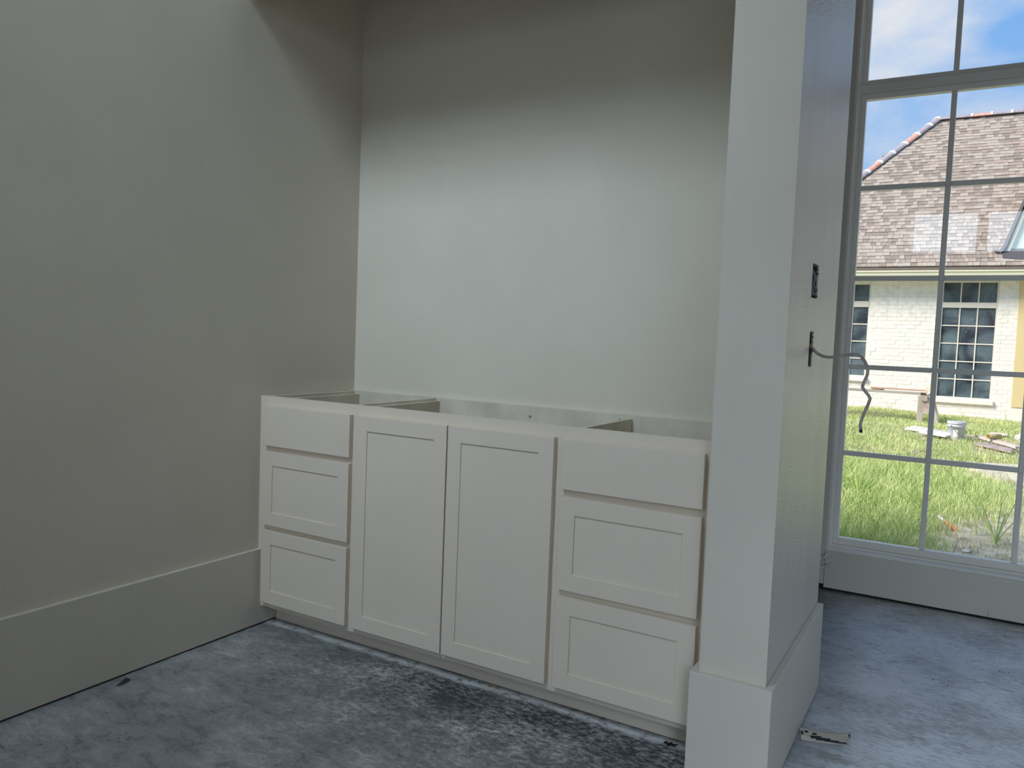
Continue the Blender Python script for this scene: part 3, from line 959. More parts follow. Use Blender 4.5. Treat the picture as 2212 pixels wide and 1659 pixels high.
# ---- stones
STONE = noise_mat('pale_stone', lin(170, 164, 156), lin(220, 216, 208), 20, 0.9, 0.3, 60)
for k, (x, y, s) in enumerate([(2.433, 5.70, 0.05), (2.555, 5.43, 0.035), (2.60, 5.2, 0.03), (2.20, 4.15, 0.025), (2.36, 4.05, 0.03), (2.62, 4.05, 0.035), (2.30, 5.1, 0.03), (2.75, 4.8, 0.03)]):
    bm = bmesh.new()
    bmesh.ops.create_icosphere(bm, subdivisions=2, radius=s)
    for v_ in bm.verts:
        v_.co *= 0.8 + 0.35 * random.random()
        v_.co.z *= 0.5
    st_ = bm_obj('stone', bm, STONE)
    st_.location = (x, y, gzf((x, y), s * 0.15))
    tag(st_, 'small pale stone in the bare dirt outside the window', 'stone', 'stones in the bare dirt')
bm = bmesh.new()
bmesh.ops.create_icosphere(bm, subdivisions=3, radius=0.16)
for v_ in bm.verts:
    v_.co *= 0.85 + 0.25 * random.random(); v_.co.z *= 0.6
rk = bm_obj('rubble_rock', bm, STONE)
rk.location = (3.10, 11.6, gzf((3.1, 11.6), 0.03))
tag(rk, 'large pale rubble rock at the right edge of the view', 'rock')

# ---- stake with orange tip
sk_ = thing('marker_stake', 'white stake with an orange tip lying in the dirt', 'stake', (2.225, 4.75, gzf((2.225, 4.75))))
pa, pm, pb = [Vector((x, y, gzf((x, y), h_))) for x, y, h_ in ((2.157, 4.912, 0.05), (2.220, 4.770, 0.032), (2.294, 4.604, 0.012))]
MB().tube([pa, pa.lerp(pm, 0.15), pm], 0.013, 10, taper=[0.5, 1, 1]).build('white_half', mat('white_plastic', lin(226, 216, 222), 0.5), sk_, True)
MB().tube([pm, pm.lerp(pb, 0.85), pb], 0.0135, 10, taper=[1, 1, 0.6]).build('orange_half', mat('orange_plastic', lin(236, 128, 84), 0.5), sk_, True)

# ---- concrete spill pad
PAD = noise_mat('spilled_concrete', lin(190, 178, 158), lin(218, 206, 186), 8, 0.9, 0.3, 50)
pad = MB().slab([(2.38, 8.05), (2.55, 8.55), (2.95, 8.65), (3.10, 7.9), (2.95, 7.3), (2.62, 7.35)], lambda p: gzf(p, -0.03), lambda p: gzf(p, 0.035))
tag(pad.build('concrete_pad', PAD, origin=(2.7, 8.0, gzf((2.7, 8.0)))), 'flat beige slab of spilled concrete in the grass', 'slab')

# ---- weathered boards on the ground
WHITEB = noise_mat('weathered_white_board', lin(196, 190, 188), lin(232, 228, 226), 12, 0.8, 0.1, 60, stretch=(1, 1, 1))
PINKB = noise_mat('weathered_pine', lin(196, 176, 166), lin(226, 210, 200), 10, 0.8, 0.1, 60, stretch=(1, 4, 1))
BROWNB = noise_mat('weathered_plywood', lin(142, 122, 122), lin(186, 168, 162), 8, 0.8, 0.1, 60)
bd = lambda poly, h0, h1, name, m, label: tag(MB().slab(poly, lambda p: gzf(p, h0), lambda p: gzf(p, h1)).build(name, m, origin=(poly[0][0], poly[0][1], gzf(poly[0]))), label, 'board')
bd([(1.50, 11.55), (1.62, 11.95), (2.30, 11.45), (2.20, 11.05)], 0.02, 0.045, 'ground_board', WHITEB, 'long pale board in the grass reaching behind the bucket')
bd([(1.72, 11.02), (1.84, 11.30), (2.20, 10.88), (2.08, 10.60)], 0.05, 0.075, 'ground_board', WHITEB, 'white board in the grass with its end at the foot of the bucket')
bd([(2.28, 11.25), (2.30, 11.36), (2.66, 11.55), (2.66, 11.44)], 0.03, 0.05, 'ground_board', PINKB, 'narrow board in the grass right of the bucket')
bd([(2.44, 10.98), (2.52, 11.05), (2.97, 10.02), (2.89, 9.96)], 0.06, 0.09, 'ground_board', PINKB, 'narrow pinkish plank under the cardboard tube')
bd([(2.42, 10.10), (2.56, 10.50), (2.86, 10.02), (2.83, 9.66)], 0.03, 0.045, 'ground_board', BROWNB, 'weathered brown plywood sheet beside the pinkish plank')
bd([(2.64, 12.05), (2.66, 12.2), (2.88, 12.15), (2.88, 12.0)], 0.03, 0.05, 'ground_board', PINKB, 'short board scrap in the dirt below the wider brick wall window')
tb = thing('cardboard_tube', 'tan cardboard tube lying across the plank', 'tube', (2.6, 10.6, gzf((2.6, 10.6))))
p0 = Vector((2.585, 10.50, gzf((2.585, 10.5), 0.125))); p1 = Vector((2.735, 10.72, gzf((2.72, 10.8), 0.12)))
dv = (p1 - p0)
mbt = MB()
rings = []
TUBE = noise_mat('cardboard', lin(176, 158, 104), lin(200, 182, 128), 12, 0.8)
s_ = dv.cross(Vector((0, 0, 1))).normalized(); u_ = s_.cross(dv.normalized())
vs, fs = [], []
for (q, r_) in ((p0, 0.036), (p1, 0.036), (p1, 0.026), (p0, 0.026)):
    for k in range(20):
        a = 2 * math.pi * k / 20
        vs.append(q + s_ * math.cos(a) * r_ + u_ * math.sin(a) * r_)
for i in range(4):
    for k in range(20):
        fs.append((i * 20 + k, i * 20 + (k + 1) % 20, ((i + 1) % 4) * 20 + (k + 1) % 20, ((i + 1) % 4) * 20 + k))
MB().add(vs, fs).build('tube_wall', TUBE, tb, True)
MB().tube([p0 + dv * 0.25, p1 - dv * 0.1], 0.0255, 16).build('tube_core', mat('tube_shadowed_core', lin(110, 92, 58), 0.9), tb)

# ---- bucket
BX, BY = 2.205, 10.80
BZ = gzf((BX, BY), 0.0)
bk = thing('plastic_bucket', 'white plastic bucket with a wire handle in the grass', 'bucket', (BX, BY, BZ))
BKM = noise_mat('bucket_plastic', lin(206, 208, 212), lin(226, 228, 232), 9, 0.45, 0.02, 40)
c = (BX, BY, BZ)
MB().lathe([(0.0, 0.004), (0.098, 0.004), (0.102, 0.012), (0.116, 0.205), (0.121, 0.205), (0.121, 0.213), (0.1165, 0.213), (0.1175, 0.238), (0.123, 0.238), (0.124, 0.262), (0.119, 0.264),
            (0.114, 0.262), (0.112, 0.2), (0.098, 0.016), (0.0, 0.014)], c, 36).build('body', BKM, bk, True)
MB().lathe([(0.0, 0.252), (0.112, 0.256), (0.119, 0.262), (0.125, 0.268), (0.124, 0.274), (0.115, 0.271), (0.0, 0.268)], c, 36).build('lid', mat('bucket_lid', lin(196, 198, 200), 0.6), bk, True)
for a in (math.radians(236), math.radians(56)):
    d_ = Vector((math.cos(a), math.sin(a), 0))
    MB().tube([Vector(c) + d_ * 0.115 + Vector((0, 0, 0.222)), Vector(c) + d_ * 0.130 + Vector((0, 0, 0.222))], 0.011, 12).build('handle_boss', BKM, bk)
hp = []
for i in range(17):
    s = i / 16
    a = math.radians(236 + 180 * s)
    r_ = 0.131 - 0.004 * math.sin(math.pi * s)
    hp.append(Vector(c) + Vector((math.cos(a) * r_, math.sin(a) * r_, 0.222 - 0.165 * math.sin(math.pi * s))))
MB().tube(hp, 0.0028, 6).build('handle', mat('wire', lin(120, 122, 124), 0.4, 0.5, 0.6), bk)
vs, fs = [], []
for i in range(7):
    a = math.radians(250 + 5.2 * i)
    for z_, rr_ in ((0.055, 0.1062), (0.16, 0.1138)):
        vs.append(Vector(c) + Vector((math.cos(a) * rr_, math.sin(a) * rr_, z_)))
for i in range(6):
    fs.append((2 * i, 2 * i + 2, 2 * i + 3, 2 * i + 1))
MB().add(vs, fs).build('paper_label', mat('worn_label', lin(236, 234, 228), 0.7), bk)

# ---- sawhorses with planks
SAW = noise_mat('grey_lumber', lin(172, 160, 146), lin(206, 196, 182), 6, 0.85, 0.15, 60, stretch=(1, 1, 0.2))
SAWP = noise_mat('plywood_gusset', lin(176, 150, 140), lin(214, 196, 186), 8, 0.85, 0.1, 60)


def sawhorse(x, label):
    t = thing('sawhorse', label, 'sawhorse', (x, 13.4, gzf((x, 13.4))))
    zt = 0.405
    MB().box(x - 0.045, x + 0.045, 12.95, 13.85, zt - 0.09, zt).build('top_beam', SAW, t)
    for yy, dy in ((13.02, -0.04), (13.78, 0.04)):
        for sx in (-1, 1):
            xb = x + sx * (0.05 if sx < 0 else 0.20)
            p0 = Vector((x + sx * 0.055, yy, zt - 0.005)); p1 = Vector((xb + (-0.01 if sx < 0 else 0), yy + dy, gzf((xb, yy + dy), -0.01)))
            MB().beam(p0, p1, 0.085, 0.038, up=(0, 1, 0)).build('leg', SAW, t)
        yg = yy + (-0.03 if dy < 0 else 0.03)
        MB().box(x - 0.005, x + 0.13, yg - 0.008, yg + 0.008, 0.10, zt - 0.06).build('gusset', SAWP, t)
        MB().box(x - 0.10, x - 0.012, yg - 0.012, yg + 0.026, 0.10, zt - 0.01).build('cleat', SAW, t)
    return t


sawhorse(1.685, 'weathered lumber sawhorse under the plank ends near the brick wall')
sawhorse(-0.55, 'weathered lumber sawhorse at the far left end of the planks')
PL1 = noise_mat('grey_plank', lin(140, 130, 118), lin(178, 168, 154), 5, 0.85, 0.15, 40, stretch=(0.15, 1, 1))
PL2 = noise_mat('brown_plank', lin(168, 126, 100), lin(206, 172, 150), 5, 0.85, 0.15, 40, stretch=(0.15, 1, 1))
PL3 = noise_mat('white_plank', lin(224, 220, 214), lin(240, 238, 234), 5, 0.8, 0.1, 40, stretch=(0.15, 1, 1))
pk = lambda x0, x1, y0, y1, z0, z1, dz, name, m, label: tag(MB().slab([(x0, y0), (x1, y0), (x1, y1), (x0, y1)], lambda p: z0 + dz * (p[0] - x0) / (x1 - x0), lambda p: z1 + dz * (p[0] - x0) / (x1 - x0)).build(name, m, origin=(x0, y0, z0)), label, 'plank', 'planks on the sawhorses')
pk(-0.9, 1.62, 13.02, 13.12, 0.408, 0.452, 0.0, 'plank', PL1, 'thick grey plank lying lowest and nearest on the sawhorses')
pk(0.95, 1.70, 13.14, 13.24, 0.408, 0.444, 0.0, 'plank', PL2, 'brown plank beside the grey plank on the sawhorses')
pk(-0.2, 1.05, 13.26, 13.40, 0.408, 0.465, 0.0, 'plank', PL3, 'short white plank further back on the sawhorses')
pk(1.05, 1.72, 13.03, 13.12, 0.453, 0.470, 0.0, 'plank', PL3, 'thin white strip lying on top of the grey plank')
pk(0.82, 1.74, 13.13, 13.26, 0.466, 0.490, 0.0, 'plank', PL2, 'thin reddish strip topmost on the sawhorse planks')
tag(MB().box(1.70, 1.78, 13.0, 13.12, 0.472, 0.55, 0.003).build('wood_block', noise_mat('block', lin(222, 204, 176), lin(236, 222, 200), 8, 0.8), origin=(1.74, 13.06, 0.472)), 'pale wood block on top of the sawhorse', 'wood block')

# ================================================================== neighbouring house
YO = 15.0
YEV = 14.65
ZEV = 2.7604
XEV, THIP, MS = -2.003, 3.35, 1.066
house = thing('brick_house', 'white painted brick house with shingled hip roof across the yard', 'house', (1.5, YO, -0.1))
BRICK = noise_mat('white_painted_brick', lin(232, 226, 214), lin(247, 242, 232), 9, 0.8, 0.25, 60, lo=0.3, hi=0.6)
MORT = noise_mat('painted_mortar', lin(226, 219, 206), lin(240, 235, 224), 9, 0.9, 0.2, 60)
TRIMC = mat('cream_trim', lin(226, 222, 196), 0.6)
SOFF = mat('tan_soffit', lin(214, 208, 170), 0.7)
EFR = mat('cream_window_frame', lin(226, 218, 204), 0.5)


def dark_glass():
    m = mat('dirty_dark_glass', lin(70, 80, 92), 0.08, 0.5)
    t = m.node_tree; b = t.nodes['Principled BSDF']
    co = t.nodes.new('ShaderNodeTexCoord')
    n = t.nodes.new('ShaderNodeTexNoise'); n.inputs['Scale'].default_value = 1.6; n.inputs['Detail'].default_value = 6; n.inputs['Distortion'].default_value = 1.4  # light and dark blotches painted as reflected shapes
    t.links.new(co.outputs['Object'], n.inputs['Vector'])
    r = t.nodes.new('ShaderNodeValToRGB')
    r.color_ramp.elements[0].position = 0.35; r.color_ramp.elements[0].color = lin(44, 50, 62)
    r.color_ramp.elements[1].position = 0.65; r.color_ramp.elements[1].color = lin(104, 120, 126)
    t.links.new(n.outputs['Fac'], r.inputs[0])
    v = t.nodes.new('ShaderNodeTexNoise'); v.inputs['Scale'].default_value = 26; v.inputs['Detail'].default_value = 5; v.inputs['Roughness'].default_value = 0.75  # pale specks painted as bright reflections on the panes
    mp_ = t.nodes.new('ShaderNodeMapping'); mp_.inputs['Scale'].default_value = (1.3, 1, 0.7)
    t.links.new(co.outputs['Object'], mp_.inputs[0]); t.links.new(mp_.outputs[0], v.inputs['Vector'])
    r2_ = t.nodes.new('ShaderNodeValToRGB')
    r2_.color_ramp.elements[0].position = 0.645; r2_.color_ramp.elements[0].color = (0, 0, 0, 1)
    r2_.color_ramp.elements[1].position = 0.70; r2_.color_ramp.elements[1].color = (1, 1, 1, 1)
    t.links.new(v.outputs['Fac'], r2_.inputs[0])
    mi = t.nodes.new('ShaderNodeMixRGB'); mi.inputs[2].default_value = lin(190, 200, 204)
    t.links.new(r2_.outputs[0], mi.inputs[0]); t.links.new(r.outputs[0], mi.inputs[1])
    t.links.new(mi.outputs[0], b.inputs['Base Color'])
    return m


DGL = dark_glass()
# openings on the facade (x0,x1,z0,z1): computed on y=15
s15 = (YO + 2.0548) / (14 + 2.0548)
fx = lambda x: 2.2867 + (x - 2.2867) * s15
fz = lambda z: 1.1335 + (z - 1.1335) * s15
WR = (fx(1.800), fx(2.680), fz(0.338), fz(2.436))
WLx = (fx(-0.235), fx(0.637), fz(0.632), fz(2.400))
XC = fx(2.98)        # right corner of the brickwork
OPEN = [WR, WLx]
ZF0 = -0.12
ZF1 = 2.70
wl = bm_obj('wall', grid_wall('y', YO + 0.0015, YO + 0.2, -2.0, XC, ZF0 - 0.2, ZF1, OPEN), MORT, house)
wl.location = -Vector(house.location)
# other walls of the house
MB().box(-2.0, -1.8, YO + 0.01, YO + 7.0, ZF0 - 0.2, ZF1).build('wall', BRICK, house)
MB().box(XC + 0.32, 9.0, YO - 0.0, YO + 0.2, ZF0 - 0.2, ZF1).build('wall', MORT, house)
cb_ = MB().box(XC, XC + 0.32, YO - 0.03, YO + 0.2, 0.20, ZF1).build('corner_board', mat('tan_board', lin(222, 200, 150), 0.7), house)
cb_['label'] = 'tan vertical board at the wall corner'
MB().box(XC, XC + 0.32, YO - 0.015, YO + 0.2, ZF0 - 0.2, 0.20).build('corner_base', MORT, house)
# bricks
CH, BL = 0.0775, 0.168
brick_me = None
bricks = []
zrow = 0
nrows = int((ZF1 - ZF0) / CH)
for j in range(nrows):
    z = ZF0 + j * CH
    off_ = (BL / 2 if j % 2 else 0)
    x = -2.0 - off_
    while x < XC - 0.02:
        segs = [(max(x, -2.0), min(x + BL, XC))]
        for (a, b, c0, c1) in OPEN:
            c0e = c0 - 0.085
            if z + CH - 0.01 > c0e and z < c1:
                new = []
                for (s0, s1) in segs:
                    if s1 <= a - 0.0 or s0 >= b + 0.0: new.append((s0, s1)); continue
                    if s0 < a: new.append((s0, a))
                    if s1 > b: new.append((b, s1))
                segs = new
        for s in segs:
            if s[1] - s[0] > 0.025: bricks.append((s[0], s[1], z))
        x += BL


def proj(p):
    d = Vector(p) - CAM
    zz = d.dot(fwd)
    return (1106 + FPX * d.dot(r2) / zz, 829.5 - FPX * d.dot(u2) / zz)


def in_view(p):
    a, b = proj(p)
    return 1815 < a < 2230 and -20 < b < 1165


bme = MB()
rest = MB()
cnt = 0
bricks.sort(key=lambda s: (0 if in_view(((s[0] + s[1]) / 2, YO, s[2] + CH / 2)) else 1, s[2]))
shared = {}
for (x0, x1, z) in bricks:
    seen = in_view(((x0 + x1) / 2, YO, z + CH / 2)) and z < 2.5
    g0 = 0.0032
    proud = random.uniform(-0.0022, 0.0030)
    if seen and cnt < 300:
        w_ = round(x1 - x0, 2)
        if w_ not in shared:
            q = MB().box(-w_ / 2 + g0, w_ / 2 - g0, -0.0028, 0.012, -CH / 2 + g0, CH / 2 - g0, 0.003)
            ob = q.build('brick', BRICK)
            shared[w_] = ob.data
        else:
            ob = bpy.data.objects.new('brick', shared[w_])
            COL.objects.link(ob)
        ob.parent = wl
        ob.location = ((x0 + x1) / 2, YO + proud, z + CH / 2)
        cnt += 1
    else:
        rest.box(x0 + g0, x1 - g0, YO - 0.0028 + proud, YO + 0.012, z + g0, z + CH - g0)
o = rest.build('brick_field', BRICK, wl)
o['kind'] = 'stuff'

# facade windows
def ext_window(x0, x1, z0, z1, cols, zt0, zt1, rows, name_label, dormer_y=None):
    y = YO if dormer_y is None else dormer_y
    f = MB()
    fr = 0.032
    ring(f, x0, x1, z0, z1, fr, y + 0.02, y + 0.11)
    f.box(x0 + fr, x1 - fr, y + 0.015, y + 0.11, zt0, zt1)
    w = f.build('window', EFR, house)
    w['label'] = name_label
    xs = [x0 + fr + (x1 - x0 - 2 * fr) * k / cols for k in range(cols + 1)]
    zl = [z0 + fr + (zt0 - z0 - fr) * k / rows for k in range(rows + 1)]
    hw = 0.011
    for zs_ in ([zt1, z1 - fr], zl):
        for xm in xs[1:-1]:
            MB().box(xm - hw, xm + hw, y + 0.035, y + 0.075, zs_[0], zs_[-1]).build('muntin', EFR, w)
        for zm in zs_[1:-1]:
            MB().box(xs[0], xs[-1], y + 0.036, y + 0.074, zm - hw, zm + hw).build('muntin', EFR, w)
        for k in range(cols):
            for j in range(len(zs_) - 1):
                MB().box(xs[k], xs[k + 1], y + 0.052, y + 0.058, zs_[j], zs_[j + 1]).build('pane', DGL, w)
    return w


zt = lambda a: fz(a)
ext_window(*WR, 3, fz(1.96), fz(2.055), 5, 'wide divided house window')
ext_window(*WLx, 3, fz(1.95), fz(2.06), 4, 'narrow divided house window cut off by the frame')
for (a, b, c0, c1) in OPEN:
    MB().box(a - 0.03, b + 0.03, YO - 0.055, YO + 0.03, c0 - 0.085, c0 - 0.002, 0.006).build('window_sill', BRICK, house)
    # dark interior behind the glass
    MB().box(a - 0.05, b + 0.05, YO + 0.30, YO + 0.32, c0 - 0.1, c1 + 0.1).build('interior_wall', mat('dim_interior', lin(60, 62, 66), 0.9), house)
# frieze, soffit, fascia, gutter
MB().box(-2.0, 9.0, YO - 0.03, YO + 0.01, fz(2.455), 2.735).build('frieze_board', TRIMC, house)
MB().box(-2.05, 9.0, YEV + 0.03, YO + 0.02, 2.66, 2.69).build('soffit', SOFF, house)
MB().box(-2.05, 9.0, YEV + 0.005, YEV + 0.03, 2.52, 2.735).build('fascia', TRIMC, house)
gut = MB()
prof = [(0.0, 0.0), (-0.05, 0.0), (-0.075, 0.03), (-0.08, 0.075), (-0.10, 0.095), (-0.10, 0.12), (-0.092, 0.12), (-0.092, 0.1), (-0.072, 0.078), (-0.066, 0.034), (-0.046, 0.008), (0.0, 0.008)]
pv = [(x, YEV + 0.004 + p[0], 2.56 + p[1]) for x in (-2.05, 9.0) for p in prof]
k_ = len(prof)
gut.add(pv, [(i, (i + 1) % k_, k_ + (i + 1) % k_, k_ + i) for i in range(k_)] + [tuple(range(k_ - 1, -1, -1)), tuple(range(k_, 2 * k_))])
gut.build('gutter', TRIMC, house)

# roof: hip plan, deck plus shingles
XRE = 9.0
deck = MB()
A = (XEV, YEV, ZEV - 0.03); B = (XRE, YEV, ZEV - 0.03)
Rg0 = (XEV + THIP, YEV + THIP, ZEV - 0.03 + THIP * MS); Rg1 = (XRE, YEV + THIP, ZEV - 0.03 + THIP * MS)
Cb = (XEV, YEV + 2 * THIP, ZEV - 0.03); Db = (XRE, YEV + 2 * THIP, ZEV - 0.03)
dn = lambda p: (p[0], p[1], p[2] - 0.04)
vs = [A, B, Rg0, Rg1, Cb, Db]
deck.add(vs + [dn(p) for p in vs], [(0, 1, 3, 2), (2, 3, 5, 4), (0, 2, 4), (6, 8, 9, 7), (8, 10, 11, 9), (6, 10, 8), (0, 6, 7, 1), (4, 5, 11, 10), (0, 4, 10, 6), (1, 7, 9, 11, 5, 3)])
ROOFD = mat('roof_underlay', lin(120, 108, 98), 0.9)
roof = deck.build('roof', ROOFD, house)
roof['label'] = 'grey brown shingled hip roof'
SH = [noise_mat('shingle_%s' % n, lin(*c1), lin(*c2), 60, 0.95, 0.3, 150, spec=0.1, lo=0.3, hi=0.7) for n, c1, c2 in
      (('pale', (168, 157, 146), (184, 173, 163)), ('mid', (150, 138, 128), (167, 156, 145)), ('dark', (138, 126, 117), (153, 141, 131)), ('rose', (161, 144, 131), (176, 161, 149)))]
slen = math.hypot(1, MS)
ex = 0.104                       # exposure along the slope
yax = Vector((0, 1 / slen, MS / slen)); nax = Vector((0, -MS / slen, 1 / slen)); xax = Vector((1, 0, 0))
RM = Matrix((xax, yax, nax)).transposed()
nr = int(THIP * slen / ex)
rs = random.Random(11)
items = []
for j in range(nr + 1):
    s0 = j * ex
    yy = YEV + s0 / slen
    xl = XEV + (yy - YEV) + 0.02
    x = xl + rs.uniform(-0.1, 0)
    tone_prev = 0
    while x < 8.8:
        w_ = rs.choice((0.075, 0.095, 0.115, 0.14))
        tone = rs.choices((0, 1, 2, 3), (0.40, 0.27, 0.20, 0.13))[0]
        x0 = max(x, xl)
        if x + w_ - x0 > 0.03:
            items.append((x0, x + w_, j, tone, rs.uniform(0, 0.006) + (0.004 if tone in (0, 3) else 0)))
        x += w_
def sh_pos(x, s, lift):
    p = Vector((x, YEV, ZEV)) + yax * s + nax * lift
    return p
vis = []
for it in items:
    cpt = sh_pos((it[0] + it[1]) / 2, (it[2] + 0.5) * ex, 0.01)
    a, b = proj(cpt)
    if 1848 < a < 2206 and b > 240:
        vis.append((-(it[1] - it[0]) if it[2] < 14 else 1.0, it))
vis.sort(key=lambda q: (q[1][2] >= 13, q[0]))
single = set(id(q[1]) for q in vis[:300])
smesh = {}
bulk = [MB() for _ in SH]
def sh_box(mb, w_, T):
    # wedge: thin at the top, thick butt at the bottom
    l0, l1 = -ex / 2, ex / 2 + 0.03
    c8 = [(-w_ / 2, l0, -0.012), (w_ / 2, l0, -0.012), (w_ / 2, l1, -0.012), (-w_ / 2, l1, -0.012),
          (-w_ / 2, l0, 0.010), (w_ / 2, l0, 0.010), (w_ / 2, l1, -0.002), (-w_ / 2, l1, -0.002)]
    mb.add([T(Vector(p)) for p in c8], [(3, 2, 1, 0), (4, 5, 6, 7), (0, 1, 5, 4), (1, 2, 6, 5), (2, 3, 7, 6), (3, 0, 4, 7)])
for it in items:
    x0, x1, j, tone, lift = it
    w_ = x1 - x0 - 0.0015
    pos = sh_pos((x0 + x1) / 2, (j + 0.5) * ex, lift)
    if id(it) in single:
        key = (round(w_, 2), tone)
        if key not in smesh:
            q = MB(); sh_box(q, round(w_, 2), lambda p: p)
            ob = q.build('shingle', SH[tone]); smesh[key] = ob.data
        else:
            ob = bpy.data.objects.new('shingle', smesh[key]); COL.objects.link(ob)
        ob.parent = roof
        ob.matrix_local = Matrix.Translation(pos) @ RM.to_4x4()
    else:
        sh_box(bulk[tone], w_, lambda p: pos + RM @ p)
for k, mb in enumerate(bulk):
    o = mb.build('shingle_field', SH[k], roof)
    o['kind'] = 'stuff'
# end slope shingles (left hip), turned away from the view
endf = MB()
for j in range(nr + 1):
    t_ = j * ex / slen
    endf.add([(XEV + t_, YEV + t_, ZEV + t_ * MS + 0.004), (XEV + t_, YEV + 2 * THIP - t_, ZEV + t_ * MS + 0.004),
              (XEV + t_ + ex / slen * 1.2, YEV + 2 * THIP - t_, ZEV + t_ * MS + ex / slen * MS * 1.2 - 0.004), (XEV + t_ + ex / slen * 1.2, YEV + t_, ZEV + t_ * MS + ex / slen * MS * 1.2 - 0.004)], [(0, 1, 2, 3)])
o = endf.build('shingle_field', SH[1], roof); o['kind'] = 'stuff'

# hip and ridge caps
CAPG = noise_mat('mauve_grey_cap', lin(150, 140, 146), lin(172, 162, 168), 14, 0.8, 0.1, 60)
CAPR = noise_mat('terracotta_cap', lin(196, 142, 128), lin(214, 164, 150), 14, 0.8, 0.1, 60)
CAPW = mat('white_cap_joint', lin(240, 240, 238), 0.7)


def cap(a, b, m, name, r=0.105, lift=0.02):
    a = Vector(a); b = Vector(b)
    d = (b - a).normalized()
    s = d.cross(Vector((0, 0, 1))).normalized(); u = s.cross(d)
    vs, fs = [], []
    n = 8
    for p in (a, b):
        for rr in (r, r - 0.014):
            for k in range(n + 1):
                an = math.pi * k / n
                vs.append(p + s * math.cos(an) * rr + u * (math.sin(an) * rr * 0.75 + lift - 0.03))
    q = n + 1
    for k in range(n):
        fs += [(k, k + 1, 2 * q + k + 1, 2 * q + k), (q + k + 1, q + k, 3 * q + k, 3 * q + k + 1), (k + 1, k, q + k, q + k + 1), (2 * q + k, 2 * q + k + 1, 3 * q + k + 1, 3 * q + k)]
    fs += [(0, 2 * q, 3 * q, q), (n, q + n, 3 * q + n, 2 * q + n)]
    return MB().add(vs, fs).build(name, m, house)


tone = lambda k: CAPR if k in (2, 5, 8) else CAPG
R0 = Vector((XEV + THIP, YEV + THIP, ZEV + THIP * MS)); E0 = Vector((XEV, YEV, ZEV))
hd = (E0 - R0).normalized(); hl = (E0 - R0).length
s = 0.0; k = 0
while s < hl - 0.1:
    ln_ = 0.27 if k == 0 else 0.385
    a = R0 + hd * s; b = R0 + hd * min(s + ln_, hl)
    cap(a, b, tone(k), 'hip_tile')
    cap(a - hd * 0.026, a + hd * 0.026, CAPW, 'tile_joint', 0.117, 0.024)
    s += ln_; k += 1
x = R0.x; k = 0
while x < 8.6:
    ln_ = 0.30 if k == 0 else 0.37
    a = Vector((x, R0.y, R0.z)); b = Vector((x + ln_, R0.y, R0.z))
    cap(a, b, CAPR if k in (2, 5) or (k > 5 and k % 3 == 2) else CAPG, 'ridge_tile')
    cap(b - Vector((0.022, 0, 0)), b + Vector((0.022, 0, 0)), CAPW, 'tile_joint', 0.117, 0.024)
    x += ln_; k += 1
# vent pipe on the far side of the hip
pv_ = R0 + hd * 1.25 + Vector((-0.22, 0.12, -0.26))
MB().tube([pv_ - Vector((0, 0, 0.25)), pv_ + Vector((0, 0, 0.18))], 0.05, 14).tube([pv_ + Vector((0, 0, 0.17)), pv_ + Vector((0, 0, 0.20)), pv_ + Vector((0, 0, 0.235))], 0.10, 14, taper=[1, 1, 0.5]).build('roof_vent', mat('vent_metal', lin(150, 150, 148), 0.5), house)

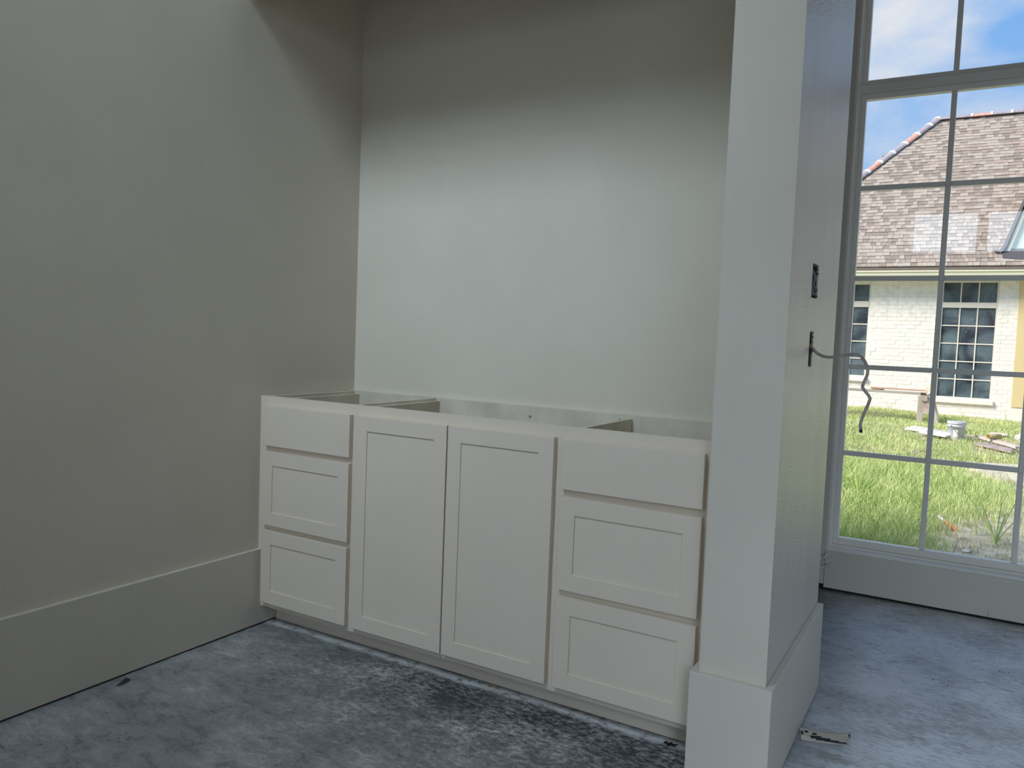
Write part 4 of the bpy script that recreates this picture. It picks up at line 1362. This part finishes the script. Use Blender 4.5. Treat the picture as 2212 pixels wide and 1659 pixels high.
# steep dormer at the right edge of the view
YD = 14.93
XD0, ZD0 = 2.735, 3.03
XA, ZA = 3.32, 5.02
DORW = mat('dormer_panel', lin(206, 220, 214), 0.7)
dm = MB()
xr_ = 2 * XA - XD0
zb_ = 2.98
dm.add([(XD0 + .02, YD, zb_), (xr_ - .02, YD, zb_), (XA, YD, ZA - .06), (XD0 + .02, YD + 0.1, zb_), (xr_ - .02, YD + 0.1, zb_), (XA, YD + 2.0, ZA - .06)],
       [(0, 1, 2), (5, 4, 3), (0, 3, 4, 1), (1, 4, 5, 2), (2, 5, 3, 0)])
dorm = dm.build('dormer', DORW, house)
dorm['label'] = 'steep pale dormer front'
ROOFE = mat('dormer_roof_edge', lin(112, 106, 108), 0.8)
for sx in (1, -1):
    X = lambda x: x if sx == 1 else 2 * XA - x
    rk_ = MB()
    c_ = [(X(XD0 - 0.17), ZD0 + 0.02), (X(XD0 - 0.06), ZD0 - 0.02), (X(XD0 + 0.02), ZD0 + 0.10), (X(XA), ZA), (X(XA), ZA + 0.12), (X(XD0 - 0.03), ZD0 + 0.12), (X(XD0 - 0.08), ZD0 + 0.03)]
    n = len(c_)
    rk_.add([(p[0], YD - 0.10, p[1]) for p in c_] + [(p[0], YD + (0.15 if i in (0, 1, 2, 5, 6) else 2.1), p[1]) for i, p in enumerate(c_)],
            [tuple(range(n - 1, -1, -1)), tuple(range(n, 2 * n))] + [(i, (i + 1) % n, n + (i + 1) % n, n + i) for i in range(n)])
    rk_.build('dormer_roof', ROOFE, dorm)
    MB().beam((X(XD0 + 0.055), YD - 0.02, ZD0 + 0.02), (X(XA), YD - 0.02, ZA - 0.12), 0.05, 0.075, up=(0, 1, 0)).build('rake_board', TRIMC, dorm)
MB().box(XD0 + 0.29, XD0 + 0.34, YD - 0.04, YD + 0.02, zb_, ZD0 + 1.05).box(2 * XA - XD0 - 0.34, 2 * XA - XD0 - 0.29, YD - 0.04, YD + 0.02, zb_, ZD0 + 1.05) \
    .box(XD0 + 0.29, 2 * XA - XD0 - 0.29, YD - 0.04, YD + 0.02, ZD0 + 1.0, ZD0 + 1.05).build('window_frame', mat('grey_frame', lin(150, 152, 148), 0.5), dorm)
MB().box(XD0 + 0.34, 2 * XA - XD0 - 0.34, YD - 0.02, YD - 0.01, zb_, ZD0 + 1.0).build('pane', DGL, dorm)
MB().slab([(XD0 - 0.02, YD - 0.16), (XD0 + 0.5, YD - 0.22), (XD0 + 0.6, YD + 0.02), (XD0 - 0.06, YD + 0.02)], lambda p: ZEV + (p[1] - YEV) * MS + 0.0, lambda p: ZEV + (p[1] - YEV) * MS + 0.035).build('flashing', mat('dark_flashing', lin(84, 82, 86), 0.6), dorm)
